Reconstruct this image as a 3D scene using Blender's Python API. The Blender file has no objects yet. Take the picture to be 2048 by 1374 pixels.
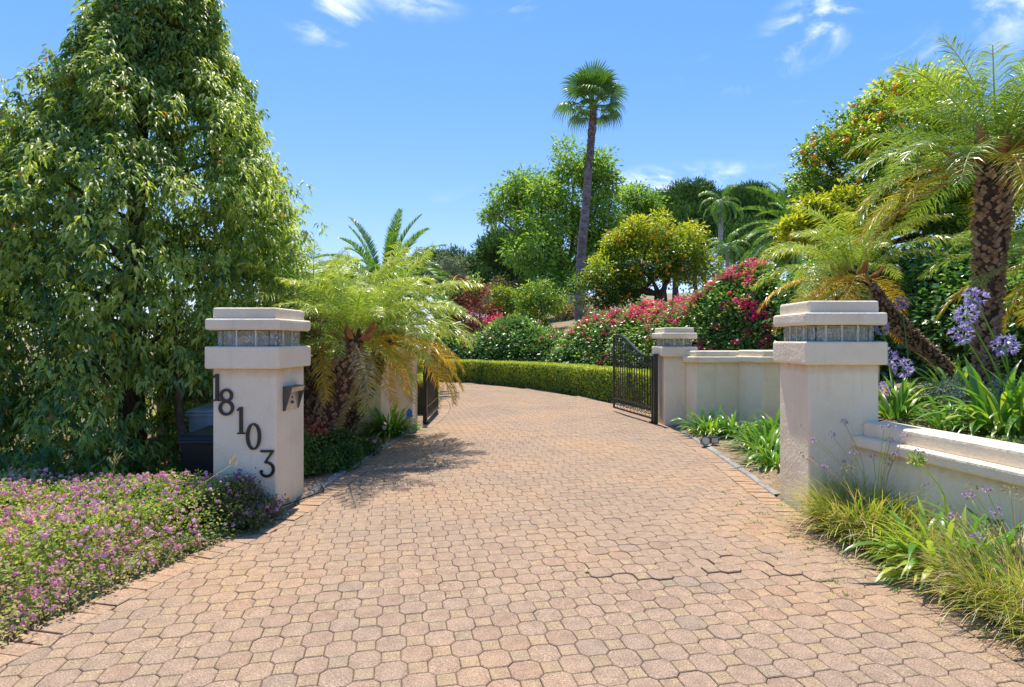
import bpy, bmesh, math, random
import numpy as np
from mathutils import Vector, Matrix, Quaternion
R = math.radians
PI = math.pi
C = bpy.context.scene.collection
S = bpy.context.scene
random.seed(7)
RNG = np.random.default_rng(11)

# ------------------------------------------------------------------ camera, sky, sun, exposure
EYE = 1.5; F = 1138.0; U0 = 1024.0; V0 = 680.0
cam = bpy.data.cameras.new("camera"); cam.lens = 20.0; cam.sensor_width = 36.0
cam.shift_y = -7.0/2048.0; cam.clip_start = 0.05; cam.clip_end = 3000
camo = bpy.data.objects.new("camera", cam); C.objects.link(camo)
camo.location = (0, 0, EYE); camo.rotation_euler = (R(90), 0, 0)
S.camera = camo

SUN_EL, SUN_AZ = 69.0, -8.0          # azimuth from +Y, clockwise seen from above
tosun = Vector((math.sin(R(SUN_AZ))*math.cos(R(SUN_EL)), math.cos(R(SUN_AZ))*math.cos(R(SUN_EL)), math.sin(R(SUN_EL))))
sl = bpy.data.lights.new("sun", 'SUN'); sl.energy = 3.1; sl.angle = R(0.55); sl.color = (1.0, 0.93, 0.82)
so = bpy.data.objects.new("sun", sl); C.objects.link(so); so.location = (-20, 20, 40)
so.rotation_euler = tosun.to_track_quat('Z', 'Y').to_euler()

W = bpy.data.worlds.new("World"); S.world = W; W.use_nodes = True
wn = W.node_tree; wn.nodes.clear()
def N(nt, t, **kw):
    n = nt.nodes.new(t)
    for k, v in kw.items():
        if k.startswith('_'): setattr(n, k[1:], v)
        else:
            n.inputs[k.replace('__', ' ')].default_value = v
    return n
def pixdir(u, v):
    d = Vector((u-U0, F, V0-v)); d.normalize(); return d
out = N(wn, 'ShaderNodeOutputWorld')
bg = N(wn, 'ShaderNodeBackground'); bg.inputs['Strength'].default_value = 0.108
sky = N(wn, 'ShaderNodeTexSky'); sky.sky_type = 'NISHITA'; sky.sun_disc = False
sky.sun_elevation = R(SUN_EL); sky.sun_rotation = R(SUN_AZ); sky.altitude = 200
sky.air_density = 1.0; sky.dust_density = 0.25; sky.ozone_density = 2.2
hs = N(wn, 'ShaderNodeHueSaturation'); hs.inputs['Saturation'].default_value = 1.35
dn = N(wn, 'ShaderNodeVectorMath', _operation='MULTIPLY_ADD'); dn.inputs[1].default_value = (1/7.5,)*3; dn.inputs[2].default_value = (1,)*3
wn.links.new(sky.outputs[0], dn.inputs[0])
dv_ = N(wn, 'ShaderNodeVectorMath', _operation='DIVIDE'); wn.links.new(sky.outputs[0], dv_.inputs[0]); wn.links.new(dn.outputs[0], dv_.inputs[1])
sc_ = N(wn, 'ShaderNodeVectorMath', _operation='SCALE'); sc_.inputs['Scale'].default_value = 1.65; wn.links.new(dv_.outputs[0], sc_.inputs[0])
tn_ = N(wn, 'ShaderNodeVectorMath', _operation='MULTIPLY'); tn_.inputs[1].default_value = (.83, .84, 1.0); wn.links.new(sc_.outputs[0], tn_.inputs[0])
wn.links.new(tn_.outputs[0], hs.inputs['Color'])
tc = N(wn, 'ShaderNodeTexCoord')
nz = N(wn, 'ShaderNodeTexNoise'); nz.inputs['Scale'].default_value = 7.0; nz.inputs['Detail'].default_value = 8; nz.inputs['Roughness'].default_value = 0.58
nz.inputs['Distortion'].default_value = 0.6
mp = N(wn, 'ShaderNodeMapping'); mp.inputs['Scale'].default_value = (1.0, 1.0, 1.9)
wn.links.new(tc.outputs['Generated'], mp.inputs['Vector']); wn.links.new(mp.outputs[0], nz.inputs['Vector'])
prev = None
WISPS = [((650, 22), .075, .045, 1.2), ((830, -5), .09, .03, .5), ((1030, 8), .05, .02, .55), ((1490, 138), .085, .032, 1.3), ((1580, 95), .075, .032, 1.2),
         ((1670, 42), .095, .042, 1.4), ((1350, 362), .16, .028, 1.0), ((1830, 120), .07, .04, .5), ((2025, 15), .06, .05, .7), ((1600, 190), .05, .015, .25), ((900, 400), .1, .03, .12),
         ((-500, 100), .3, .06, .6), ((2700, 300), .3, .05, .6), ((3400, -600), .35, .1, .5), ((-1800, -900), .3, .12, .5)]
for (uv, rx, rz, amp) in WISPS:
    d = pixdir(*uv)
    m = N(wn, 'ShaderNodeVectorMath', _operation='SUBTRACT'); m.inputs[1].default_value = d
    wn.links.new(tc.outputs['Generated'], m.inputs[0])
    m2 = N(wn, 'ShaderNodeVectorMath', _operation='MULTIPLY'); m2.inputs[1].default_value = (1/rx, 1/rx, 1/rz)
    wn.links.new(m.outputs[0], m2.inputs[0])
    m3 = N(wn, 'ShaderNodeVectorMath', _operation='LENGTH'); wn.links.new(m2.outputs[0], m3.inputs[0])
    r = N(wn, 'ShaderNodeMapRange'); r.interpolation_type = 'SMOOTHSTEP'
    r.inputs['From Min'].default_value = 1.2; r.inputs['From Max'].default_value = 0.0; r.inputs['To Max'].default_value = amp
    wn.links.new(m3.outputs['Value'], r.inputs['Value'])
    if prev is None: prev = r.outputs[0]
    else:
        mx = N(wn, 'ShaderNodeMath', _operation='MAXIMUM'); wn.links.new(prev, mx.inputs[0]); wn.links.new(r.outputs[0], mx.inputs[1]); prev = mx.outputs[0]
nr = N(wn, 'ShaderNodeMapRange'); nr.inputs['From Min'].default_value = .45; nr.inputs['From Max'].default_value = .66
nr.interpolation_type = 'SMOOTHSTEP'
wn.links.new(nz.outputs[0], nr.inputs['Value'])
cm = N(wn, 'ShaderNodeMath', _operation='MULTIPLY'); wn.links.new(prev, cm.inputs[0]); wn.links.new(nr.outputs[0], cm.inputs[1])
mix = N(wn, 'ShaderNodeMixRGB'); mix.inputs['Color2'].default_value = (6.4, 6.7, 7.0, 1)
wn.links.new(cm.outputs[0], mix.inputs['Fac']); wn.links.new(hs.outputs[0], mix.inputs['Color1'])
wn.links.new(mix.outputs[0], bg.inputs['Color']); wn.links.new(bg.outputs[0], out.inputs['Surface'])

S.view_settings.view_transform = 'Standard'; S.view_settings.look = 'None'
S.view_settings.exposure = 1.08; S.view_settings.gamma = 1.0; S.view_settings.use_curve_mapping = False
try:
    S.render.engine = 'CYCLES'
    S.cycles.max_bounces = 8; S.cycles.diffuse_bounces = 4; S.cycles.transmission_bounces = 8; S.cycles.transparent_max_bounces = 8
    S.cycles.use_denoising = True; S.cycles.caustics_refractive = False; S.cycles.caustics_reflective = False
except Exception: pass

# ------------------------------------------------------------------ helpers
def P(u, v, Y): return Vector(((u-U0)*Y/F, Y, EYE+(V0-v)*Y/F))
def G(u, v): d = v-V0; return ((u-U0)*EYE/d, F*EYE/d)

def link(o, parent=None):
    C.objects.link(o)
    if parent is not None:
        o.parent = parent
        o.location = tuple(-c for c in root_loc(parent))
    return o
def root_loc(p):
    l = Vector(p.location)
    while p.parent is not None:
        p = p.parent; l = l + Vector(p.location)
    return l
def tag(o, label=None, cat=None, group=None, kind=None):
    if label: o['label'] = label
    if cat: o['category'] = cat
    if group: o['group'] = group
    if kind: o['kind'] = kind
    return o
def thing(name, label, cat, loc=(0, 0, 0), group=None):
    o = bpy.data.objects.new(name, None); C.objects.link(o); o.location = loc; o.empty_display_size = .1
    return tag(o, label, cat, group)
def fastmesh(name, V, T, mat, tone=None, smooth=False):
    """V (n,3) float, T (m,3|4) int"""
    V = np.asarray(V, dtype=np.float32); T = np.asarray(T, dtype=np.int32)
    me = bpy.data.meshes.new(name); k = T.shape[1]
    me.vertices.add(len(V)); me.vertices.foreach_set('co', V.ravel())
    me.loops.add(len(T)*k); me.loops.foreach_set('vertex_index', T.ravel())
    me.polygons.add(len(T)); me.polygons.foreach_set('loop_start', np.arange(0, len(T)*k, k, dtype=np.int32))
    if smooth: me.polygons.foreach_set('use_smooth', np.ones(len(T), dtype=bool))
    me.update(calc_edges=True)
    if tone is not None:
        a = me.attributes.new('tone', 'FLOAT', 'POINT'); a.data.foreach_set('value', np.asarray(tone, dtype=np.float32))
    if mat: me.materials.append(mat)
    return me
class MB:
    def __init__(s): s.v = []; s.f = []; s.t = []
    def add(s, vs, fs, tone=0.0):
        b = len(s.v); s.v += [tuple(v) for v in vs]; s.f += [tuple(b+i for i in f) for f in fs]; s.t += [tone]*len(vs)
    def box(s, lo, hi, tone=0.0):
        x0, y0, z0 = lo; x1, y1, z1 = hi
        s.add([(x0,y0,z0),(x1,y0,z0),(x1,y1,z0),(x0,y1,z0),(x0,y0,z1),(x1,y0,z1),(x1,y1,z1),(x0,y1,z1)],
              [(0,3,2,1),(4,5,6,7),(0,1,5,4),(1,2,6,5),(2,3,7,6),(3,0,4,7)], tone)
    def tube(s, pts, rad, n=8, cap=True, tone=0.0):
        pts = [Vector(p) for p in pts]; b = len(s.v); m = len(pts)
        rad = rad if hasattr(rad, '__len__') else [rad]*m
        up = Vector((.13, .07, 1)).normalized()
        prevx = None
        for i, p in enumerate(pts):
            t = (pts[min(i+1, m-1)]-pts[max(i-1, 0)])
            if t.length < 1e-9: t = Vector((0, 0, 1))
            t.normalize()
            x = prevx - t*prevx.dot(t) if prevx is not None else (up.cross(t) if abs(t.dot(up)) < .95 else Vector((1, 0, 0)).cross(t))
            x.normalize(); prevx = x; y = t.cross(x)
            for k in range(n):
                a = 2*PI*k/n; q = p + (x*math.cos(a)+y*math.sin(a))*rad[i]
                s.v.append(tuple(q)); s.t.append(tone)
        for i in range(m-1):
            for k in range(n):
                k2 = (k+1) % n
                s.f.append((b+i*n+k, b+i*n+k2, b+(i+1)*n+k2, b+(i+1)*n+k))
        if cap:
            s.f.append(tuple(b+k for k in range(n))[::-1]); s.f.append(tuple(b+(m-1)*n+k for k in range(n)))
    def obj(s, name, mat, parent=None, smooth=False, kind=None, bevel=None, seg=2):
        me = bpy.data.meshes.new(name); me.from_pydata(s.v, [], s.f)
        if bevel:
            bm = bmesh.new(); bm.from_mesh(me); bmesh.ops.recalc_face_normals(bm, faces=bm.faces)
            bmesh.ops.bevel(bm, geom=[e for e in bm.edges if len(e.link_faces) == 2 and e.calc_face_angle(0) > .3], offset=bevel, segments=seg, profile=.6, affect='EDGES')
            bm.to_mesh(me); bm.free()
        else:
            a = me.attributes.new('tone', 'FLOAT', 'POINT'); a.data.foreach_set('value', s.t)
        if smooth:
            me.polygons.foreach_set('use_smooth', [True]*len(me.polygons))
        me.materials.append(mat); me.update()
        o = bpy.data.objects.new(name, me); link(o, parent)
        if kind: o['kind'] = kind
        return o
def prism(poly, z0, z1):
    mb = MB(); n = len(poly)
    mb.add([(x, y, z0) for x, y in poly]+[(x, y, z1) for x, y in poly],
           [tuple(range(n))[::-1], tuple(range(n, 2*n))]+[(i, (i+1) % n, n+(i+1) % n, n+i) for i in range(n)])
    return mb
def offset_poly(poly, d):
    """poly counterclockwise, positive d grows it"""
    n = len(poly); res = []
    for i in range(n):
        p0, p1, p2 = Vector(poly[i-1]), Vector(poly[i]), Vector(poly[(i+1) % n])
        e1 = (p1-p0).normalized(); e2 = (p2-p1).normalized()
        n1 = Vector((e1.y, -e1.x)); n2 = Vector((e2.y, -e2.x))
        k = d/(1+n1.dot(n2)); res.append(tuple(p1+(n1+n2)*k))
    return res
def place_mesh(name, me, parent, loc=(0, 0, 0), rot=(0, 0, 0), sc=1.0, mat=None, kind=None):
    """an object from shared mesh data; loc is world, parent unrotated"""
    o = bpy.data.objects.new(name, me); C.objects.link(o)
    if parent is not None:
        o.parent = parent; o.location = Vector(loc)-root_loc(parent)
    else: o.location = loc
    o.rotation_euler = rot; o.scale = (sc, sc, sc) if not hasattr(sc, '__len__') else sc
    if mat is not None:
        o.material_slots[0].link = 'OBJECT'; o.material_slots[0].material = mat
    if kind: o['kind'] = kind
    return o
def catmull(pts, step=.15):
    pts = [Vector(p) for p in pts]; o = []
    for i in range(len(pts)-1):
        p0 = pts[max(i-1, 0)]; p1 = pts[i]; p2 = pts[i+1]; p3 = pts[min(i+2, len(pts)-1)]
        m = max(1, int((p2-p1).length/step))
        for k in range(m):
            t = k/m
            o.append(.5*((2*p1)+(p2-p0)*t+(2*p0-5*p1+4*p2-p3)*t*t+(3*p1-p0-3*p2+p3)*t**3))
    o.append(pts[-1]); return o
def poly_sd(poly, X, Y):
    """signed distance (positive = left of travel) for arrays"""
    A = np.array([(p[0], p[1]) for p in poly]); X = np.asarray(X, float); Y = np.asarray(Y, float)
    best = np.full(X.shape, 1e9); sg = np.ones(X.shape)
    for i in range(len(A)-1):
        ax, ay = A[i]; dx, dy = A[i+1]-A[i]; L = dx*dx+dy*dy
        t = ((X-ax)*dx+(Y-ay)*dy)/L
        if i == 0: t = np.minimum(t, 1)
        elif i == len(A)-2: t = np.maximum(t, 0)
        else: t = np.clip(t, 0, 1)
        d = np.hypot(X-ax-t*dx, Y-ay-t*dy); cr = dx*(Y-ay)-dy*(X-ax)
        m = d < best; best = np.where(m, d, best); sg = np.where(m, np.sign(cr), sg)
    return best*sg
def sstep(a, b, x):
    t = np.clip((np.asarray(x, float)-a)/(b-a), 0, 1); return t*t*(3-2*t)
_NG = np.random.default_rng(3).random((64, 64))
def vnoise(x, y):
    x = np.asarray(x, float); y = np.asarray(y, float)
    xi = np.floor(x).astype(int); yi = np.floor(y).astype(int); fx = x-xi; fy = y-yi
    fx = fx*fx*(3-2*fx); fy = fy*fy*(3-2*fy)
    g = lambda a, b: _NG[a % 64, b % 64]
    return (g(xi, yi)*(1-fx)+g(xi+1, yi)*fx)*(1-fy)+(g(xi, yi+1)*(1-fx)+g(xi+1, yi+1)*fx)*fy
def fbm(x, y): return vnoise(x, y)*.55+vnoise(x*2.1+9, y*2.1+5)*.3+vnoise(x*4.3+3, y*4.3+8)*.15

# ------------------------------------------------------------------ materials
def newmat(name):
    m = bpy.data.materials.new(name); m.use_nodes = True; nt = m.node_tree; nt.nodes.clear()
    o = N(nt, 'ShaderNodeOutputMaterial'); return m, nt, o
def ramp(nt, src, stops):
    r = N(nt, 'ShaderNodeValToRGB'); e = r.color_ramp.elements
    while len(e) > 1: e.remove(e[-1])
    e[0].position = stops[0][0]; e[0].color = (*stops[0][1], 1)
    for p, c in stops[1:]:
        x = e.new(p); x.color = (*c, 1)
    nt.links.new(src, r.inputs[0]); return r.outputs[0]
def leafmat(name, stops, rough=.38, trans=.4, tcol=(1.25, 1.35, .55), spec=.5, gain=1.9):
    stops = [(p_, tuple(min(.9, c*gain) for c in q_)) for p_, q_ in stops]
    m, nt, o = newmat(name); L = nt.links
    a = N(nt, 'ShaderNodeAttribute', _attribute_name='tone')
    col = ramp(nt, a.outputs['Fac'], stops)
    p = N(nt, 'ShaderNodeBsdfPrincipled'); p.inputs['Roughness'].default_value = rough; p.inputs['Specular IOR Level'].default_value = spec
    L.new(col, p.inputs['Base Color'])
    t = N(nt, 'ShaderNodeBsdfTranslucent')
    mu = N(nt, 'ShaderNodeMixRGB', _blend_type='MULTIPLY'); mu.inputs['Fac'].default_value = 1; mu.inputs['Color2'].default_value = (*tcol, 1)
    L.new(col, mu.inputs['Color1']); L.new(mu.outputs[0], t.inputs['Color'])
    x = N(nt, 'ShaderNodeMixShader'); x.inputs['Fac'].default_value = trans
    L.new(p.outputs[0], x.inputs[1]); L.new(t.outputs[0], x.inputs[2]); L.new(x.outputs[0], o.inputs['Surface'])
    return m
def noisemat(name, stops, scale=8.0, detail=6, rough=.85, bump=.3, bscale=None, spec=.3, metal=0.0, dist=.02, coord='Object', stretch=(1, 1, 1)):
    m, nt, o = newmat(name); L = nt.links
    t = N(nt, 'ShaderNodeTexCoord'); mp = N(nt, 'ShaderNodeMapping'); mp.inputs['Scale'].default_value = stretch
    L.new(t.outputs[coord], mp.inputs['Vector'])
    n = N(nt, 'ShaderNodeTexNoise'); n.inputs['Scale'].default_value = scale; n.inputs['Detail'].default_value = detail; n.inputs['Roughness'].default_value = .6
    L.new(mp.outputs[0], n.inputs['Vector'])
    col = ramp(nt, n.outputs[0], stops)
    p = N(nt, 'ShaderNodeBsdfPrincipled'); p.inputs['Roughness'].default_value = rough; p.inputs['Specular IOR Level'].default_value = spec; p.inputs['Metallic'].default_value = metal
    L.new(col, p.inputs['Base Color'])
    if bump:
        n2 = N(nt, 'ShaderNodeTexNoise'); n2.inputs['Scale'].default_value = bscale or scale*4; n2.inputs['Detail'].default_value = 5
        L.new(mp.outputs[0], n2.inputs['Vector'])
        b = N(nt, 'ShaderNodeBump'); b.inputs['Strength'].default_value = bump; b.inputs['Distance'].default_value = dist
        L.new(n2.outputs[0], b.inputs['Height']); L.new(b.outputs[0], p.inputs['Normal'])
    L.new(p.outputs[0], o.inputs['Surface']); return m

def stucco(name):
    m, nt, o = newmat(name); L = nt.links
    g = N(nt, 'ShaderNodeTexCoord')
    n = N(nt, 'ShaderNodeTexNoise'); n.inputs['Scale'].default_value = 2.3; n.inputs['Detail'].default_value = 7; n.inputs['Roughness'].default_value = .62
    L.new(g.outputs['Object'], n.inputs['Vector'])
    base = ramp(nt, n.outputs[0], [(.3, (.77, .64, .455)), (.5, (.83, .71, .52)), (.72, (.86, .755, .57))])
    # drip stains: stretched vertically
    mp = N(nt, 'ShaderNodeMapping'); mp.inputs['Scale'].default_value = (9, 9, .8); L.new(g.outputs['Object'], mp.inputs['Vector'])
    n3 = N(nt, 'ShaderNodeTexNoise'); n3.inputs['Scale'].default_value = 1.4; n3.inputs['Detail'].default_value = 5; L.new(mp.outputs[0], n3.inputs['Vector'])
    st = N(nt, 'ShaderNodeMapRange'); st.inputs['From Min'].default_value = .58; st.inputs['From Max'].default_value = .8; st.inputs['To Max'].default_value = .4
    L.new(n3.outputs[0], st.inputs['Value'])
    mx = N(nt, 'ShaderNodeMixRGB'); mx.inputs['Color2'].default_value = (.50, .40, .29, 1); L.new(st.outputs[0], mx.inputs['Fac']); L.new(base, mx.inputs['Color1'])
    # small dark specks
    v = N(nt, 'ShaderNodeTexVoronoi'); v.inputs['Scale'].default_value = 7; L.new(g.outputs['Object'], v.inputs['Vector'])
    sp = N(nt, 'ShaderNodeMapRange'); sp.inputs['From Min'].default_value = .045; sp.inputs['From Max'].default_value = .03; sp.inputs['To Max'].default_value = .45
    L.new(v.outputs['Distance'], sp.inputs['Value'])
    mx2 = N(nt, 'ShaderNodeMixRGB'); mx2.inputs['Color2'].default_value = (.2, .16, .12, 1); L.new(sp.outputs[0], mx2.inputs['Fac']); L.new(mx.outputs[0], mx2.inputs['Color1'])
    a = N(nt, 'ShaderNodeAttribute', _attribute_name='stain')     # rust-coloured run-off under ledges and soil splash at the foot
    n4 = N(nt, 'ShaderNodeTexNoise'); n4.inputs['Scale'].default_value = 14; n4.inputs['Detail'].default_value = 6; L.new(g.outputs['Object'], n4.inputs['Vector'])
    mm = N(nt, 'ShaderNodeMath', _operation='MULTIPLY'); L.new(a.outputs['Fac'], mm.inputs[0]); L.new(n4.outputs[0], mm.inputs[1])
    mx3 = N(nt, 'ShaderNodeMixRGB'); mx3.inputs['Color2'].default_value = (.42, .27, .13, 1); L.new(mm.outputs[0], mx3.inputs['Fac']); L.new(mx2.outputs[0], mx3.inputs['Color1'])
    p = N(nt, 'ShaderNodeBsdfPrincipled'); p.inputs['Roughness'].default_value = .85; p.inputs['Specular IOR Level'].default_value = .25
    L.new(mx3.outputs[0], p.inputs['Base Color'])
    n2 = N(nt, 'ShaderNodeTexNoise'); n2.inputs['Scale'].default_value = 38; n2.inputs['Detail'].default_value = 6; L.new(g.outputs['Object'], n2.inputs['Vector'])
    n5 = N(nt, 'ShaderNodeTexNoise'); n5.inputs['Scale'].default_value = 4; n5.inputs['Detail'].default_value = 3; L.new(g.outputs['Object'], n5.inputs['Vector'])
    ad = N(nt, 'ShaderNodeMath', _operation='MULTIPLY_ADD'); ad.inputs[1].default_value = 3.0; L.new(n5.outputs[0], ad.inputs[0]); L.new(n2.outputs[0], ad.inputs[2])
    b = N(nt, 'ShaderNodeBump'); b.inputs['Strength'].default_value = .75; b.inputs['Distance'].default_value = .010
    L.new(ad.outputs[0], b.inputs['Height']); L.new(b.outputs[0], p.inputs['Normal'])
    L.new(p.outputs[0], o.inputs['Surface']); return m
M_STUC = stucco('stucco')
def stain(o, z0, z1, top=.9, foot=.35, h=.1):
    """vertex weights for the run-off at the top (z1) and splash at the foot (z0) of a wall body: needs rings of vertices near both"""
    me = o.data; bm = bmesh.new(); bm.from_mesh(me)
    for z in (z1-.012, z1-h, z0+.18, z0+.05):
        bmesh.ops.bisect_plane(bm, geom=bm.verts[:]+bm.edges[:]+bm.faces[:], plane_co=(0, 0, z), plane_no=(0, 0, 1))
    bm.to_mesh(me); bm.free()
    a = me.attributes.new('stain', 'FLOAT', 'POINT'); vals = []
    for v in me.vertices:
        z = v.co.z; k = 0
        if z > z1-.02: k = top
        elif z < z0+.06: k = foot
        vals.append(k)
    a.data.foreach_set('value', vals)

def pavermat(name, stops, joined):
    m, nt, o = newmat(name); L = nt.links
    if joined: src = N(nt, 'ShaderNodeAttribute', _attribute_name='tone').outputs['Fac']
    else: src = N(nt, 'ShaderNodeObjectInfo').outputs['Random']
    g = N(nt, 'ShaderNodeNewGeometry')
    col = ramp(nt, src, stops)
    # aggregate speckle
    n = N(nt, 'ShaderNodeTexNoise'); n.inputs['Scale'].default_value = 130; n.inputs['Detail'].default_value = 2; n.inputs['Roughness'].default_value = .7
    L.new(g.outputs['Position'], n.inputs['Vector'])
    f = ramp(nt, n.outputs[0], [(.36, (.50, .45, .43)), (.47, (1, 1, 1)), (.57, (1.04, 1.04, 1.04)), (.64, (1.75, 1.75, 1.7))])
    mu = N(nt, 'ShaderNodeMixRGB', _blend_type='MULTIPLY'); mu.inputs['Fac'].default_value = .8; L.new(col, mu.inputs['Color1']); L.new(f, mu.inputs['Color2'])
    # large soft weathering
    n2 = N(nt, 'ShaderNodeTexNoise'); n2.inputs['Scale'].default_value = .7; n2.inputs['Detail'].default_value = 5; L.new(g.outputs['Position'], n2.inputs['Vector'])
    f2 = ramp(nt, n2.outputs[0], [(.33, (.90, .92, .96)), (.5, (1, 1, 1)), (.68, (1.16, 1.07, .93))])
    mu2 = N(nt, 'ShaderNodeMixRGB', _blend_type='MULTIPLY'); mu2.inputs['Fac'].default_value = .9; L.new(mu.outputs[0], mu2.inputs['Color1']); L.new(f2, mu2.inputs['Color2'])
    n3 = N(nt, 'ShaderNodeTexNoise'); n3.inputs['Scale'].default_value = 14; n3.inputs['Detail'].default_value = 6; L.new(g.outputs['Position'], n3.inputs['Vector'])
    f3 = ramp(nt, n3.outputs[0], [(.35, (.84, .84, .84)), (.6, (1.06, 1.06, 1.06))])
    mu3 = N(nt, 'ShaderNodeMixRGB', _blend_type='MULTIPLY'); mu3.inputs['Fac'].default_value = .9; L.new(mu2.outputs[0], mu3.inputs['Color1']); L.new(f3, mu3.inputs['Color2'])
    ra = N(nt, 'ShaderNodeAttribute', _attribute_name='rim')      # dirt held in the chamfered edges
    mr = N(nt, 'ShaderNodeMixRGB'); mr.inputs['Color2'].default_value = (.10, .07, .045, 1); ml = N(nt, 'ShaderNodeMath', _operation='MULTIPLY'); ml.inputs[1].default_value = .38
    L.new(ra.outputs['Fac'], ml.inputs[0]); L.new(ml.outputs[0], mr.inputs['Fac']); L.new(mu3.outputs[0], mr.inputs['Color1'])
    p = N(nt, 'ShaderNodeBsdfPrincipled'); p.inputs['Roughness'].default_value = .82; p.inputs['Specular IOR Level'].default_value = .3
    L.new(mr.outputs[0], p.inputs['Base Color'])
    b = N(nt, 'ShaderNodeBump'); b.inputs['Strength'].default_value = .5; b.inputs['Distance'].default_value = .002
    L.new(n.outputs[0], b.inputs['Height']); L.new(b.outputs[0], p.inputs['Normal'])
    L.new(p.outputs[0], o.inputs['Surface']); return m
OCT = [(0, (.32, .212, .14)), (.3, (.35, .24, .16)), (.55, (.335, .235, .16)), (.8, (.36, .245, .16)), (1, (.295, .215, .15))]
SQ = [(0, (.355, .25, .15)), (.4, (.34, .245, .15)), (.7, (.37, .255, .155)), (1, (.315, .235, .15))]
BRD = [(0, (.38, .25, .16)), (.5, (.39, .26, .165)), (1, (.35, .245, .16))]
M_OCT, M_OCTJ = pavermat('paver_rose', OCT, False), pavermat('paver_rose_field', OCT, True)
M_SQ, M_SQJ = pavermat('paver_sand', SQ, False), pavermat('paver_sand_field', SQ, True)
M_BR, M_BRJ = pavermat('paver_edge', BRD, False), pavermat('paver_edge_field', BRD, True)
M_SAND = noisemat('joint_sand', [(.3, (.10, .07, .045)), (.7, (.20, .14, .09))], 20, rough=.95, bump=.4)
M_SOIL = noisemat('soil', [(.3, (.16, .11, .07)), (.5, (.27, .19, .125)), (.7, (.38, .28, .19))], 5, detail=9, rough=.95, bump=.9, bscale=30, dist=.03)
M_HILL = noisemat('dry_hillside', [(.3, (.20, .15, .08)), (.5, (.34, .26, .15)), (.6, (.16, .17, .06)), (.75, (.40, .32, .2))], 1.2, detail=9, rough=.95, bump=.8, bscale=9, dist=.1)
M_CONC = noisemat('kerb_concrete', [(.3, (.20, .185, .16)), (.6, (.33, .31, .27)), (.75, (.42, .395, .35))], 9, rough=.9, bump=.5, dist=.01)
M_IRON = noisemat('black_iron', [(.3, (.012, .011, .011)), (.7, (.03, .026, .024))], 12, rough=.38, bump=.15, spec=.5)
M_IRONB = noisemat('bronze_iron', [(.3, (.03, .02, .015)), (.7, (.06, .042, .034))], 12, rough=.45, bump=.15, spec=.5)
M_BARK = noisemat('bark', [(.3, (.05, .035, .025)), (.6, (.13, .095, .07))], 9, rough=.95, bump=.8, stretch=(3, 3, 1))
M_PALMB = noisemat('palm_boots', [(.3, (.13, .075, .04)), (.5, (.32, .205, .125)), (.7, (.52, .38, .26))], 14, detail=7, rough=.9, bump=.7, dist=.015, stretch=(1, 1, .6))
M_PALMC = noisemat('palm_core', [(.3, (.035, .022, .015)), (.7, (.10, .065, .045))], 16, rough=.95, bump=.8)
M_FANT = noisemat('fan_palm_bark', [(.3, (.09, .065, .065)), (.5, (.19, .15, .15)), (.7, (.30, .25, .26))], 3.2, detail=8, rough=.9, bump=.8, dist=.04, stretch=(1.4, 1.4, 3.2))
M_SMOOTHT = noisemat('smooth_palm_trunk', [(.3, (.15, .12, .10)), (.5, (.26, .21, .17)), (.7, (.36, .31, .27))], 7, rough=.85, bump=.5, stretch=(1, 1, 2))
M_QTRUNK = noisemat('queen_trunk', [(.3, (.28, .26, .23)), (.7, (.45, .42, .38))], 2, rough=.9, bump=.3, stretch=(1, 1, 4))
M_SHEATH = noisemat('dead_sheath', [(.3, (.22, .08, .03)), (.6, (.42, .17, .07)), (.75, (.5, .27, .13))], 6, rough=.7, bump=.4)
M_DIGIT = noisemat('digit_paint', [(.3, (.012, .012, .014)), (.7, (.022, .022, .025))], 20, rough=.35, bump=.05, spec=.5)

def glassmat():
    m, nt, o = newmat('glass_block'); L = nt.links
    p = N(nt, 'ShaderNodeBsdfPrincipled'); p.inputs['Base Color'].default_value = (.90, .94, .86, 1); p.inputs['Roughness'].default_value = .03
    p.inputs['IOR'].default_value = 1.45; p.inputs['Transmission Weight'].default_value = .78
    g = N(nt, 'ShaderNodeNewGeometry')
    n = N(nt, 'ShaderNodeTexNoise'); n.inputs['Scale'].default_value = 16; n.inputs['Detail'].default_value = 0; n.inputs['Distortion'].default_value = 1.0; L.new(g.outputs['Position'], n.inputs['Vector'])
    b = N(nt, 'ShaderNodeBump'); b.inputs['Strength'].default_value = .8; b.inputs['Distance'].default_value = .02; L.new(n.outputs[0], b.inputs['Height']); L.new(b.outputs[0], p.inputs['Normal'])
    L.new(p.outputs[0], o.inputs['Surface']); return m
M_GLASS = glassmat()
M_MORTAR = noisemat('white_mortar', [(.3, (.66, .65, .61)), (.7, (.78, .77, .73))], 20, rough=.8, bump=.1)
def plain(name, c, rough=.5, metal=0, spec=.5, var=.15):
    a = tuple(x*(1-var) for x in c); b = tuple(min(1, x*(1+var)) for x in c)
    return noisemat(name, [(.3, a), (.7, b)], 7, rough=rough, bump=.08, spec=spec, metal=metal)

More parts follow.
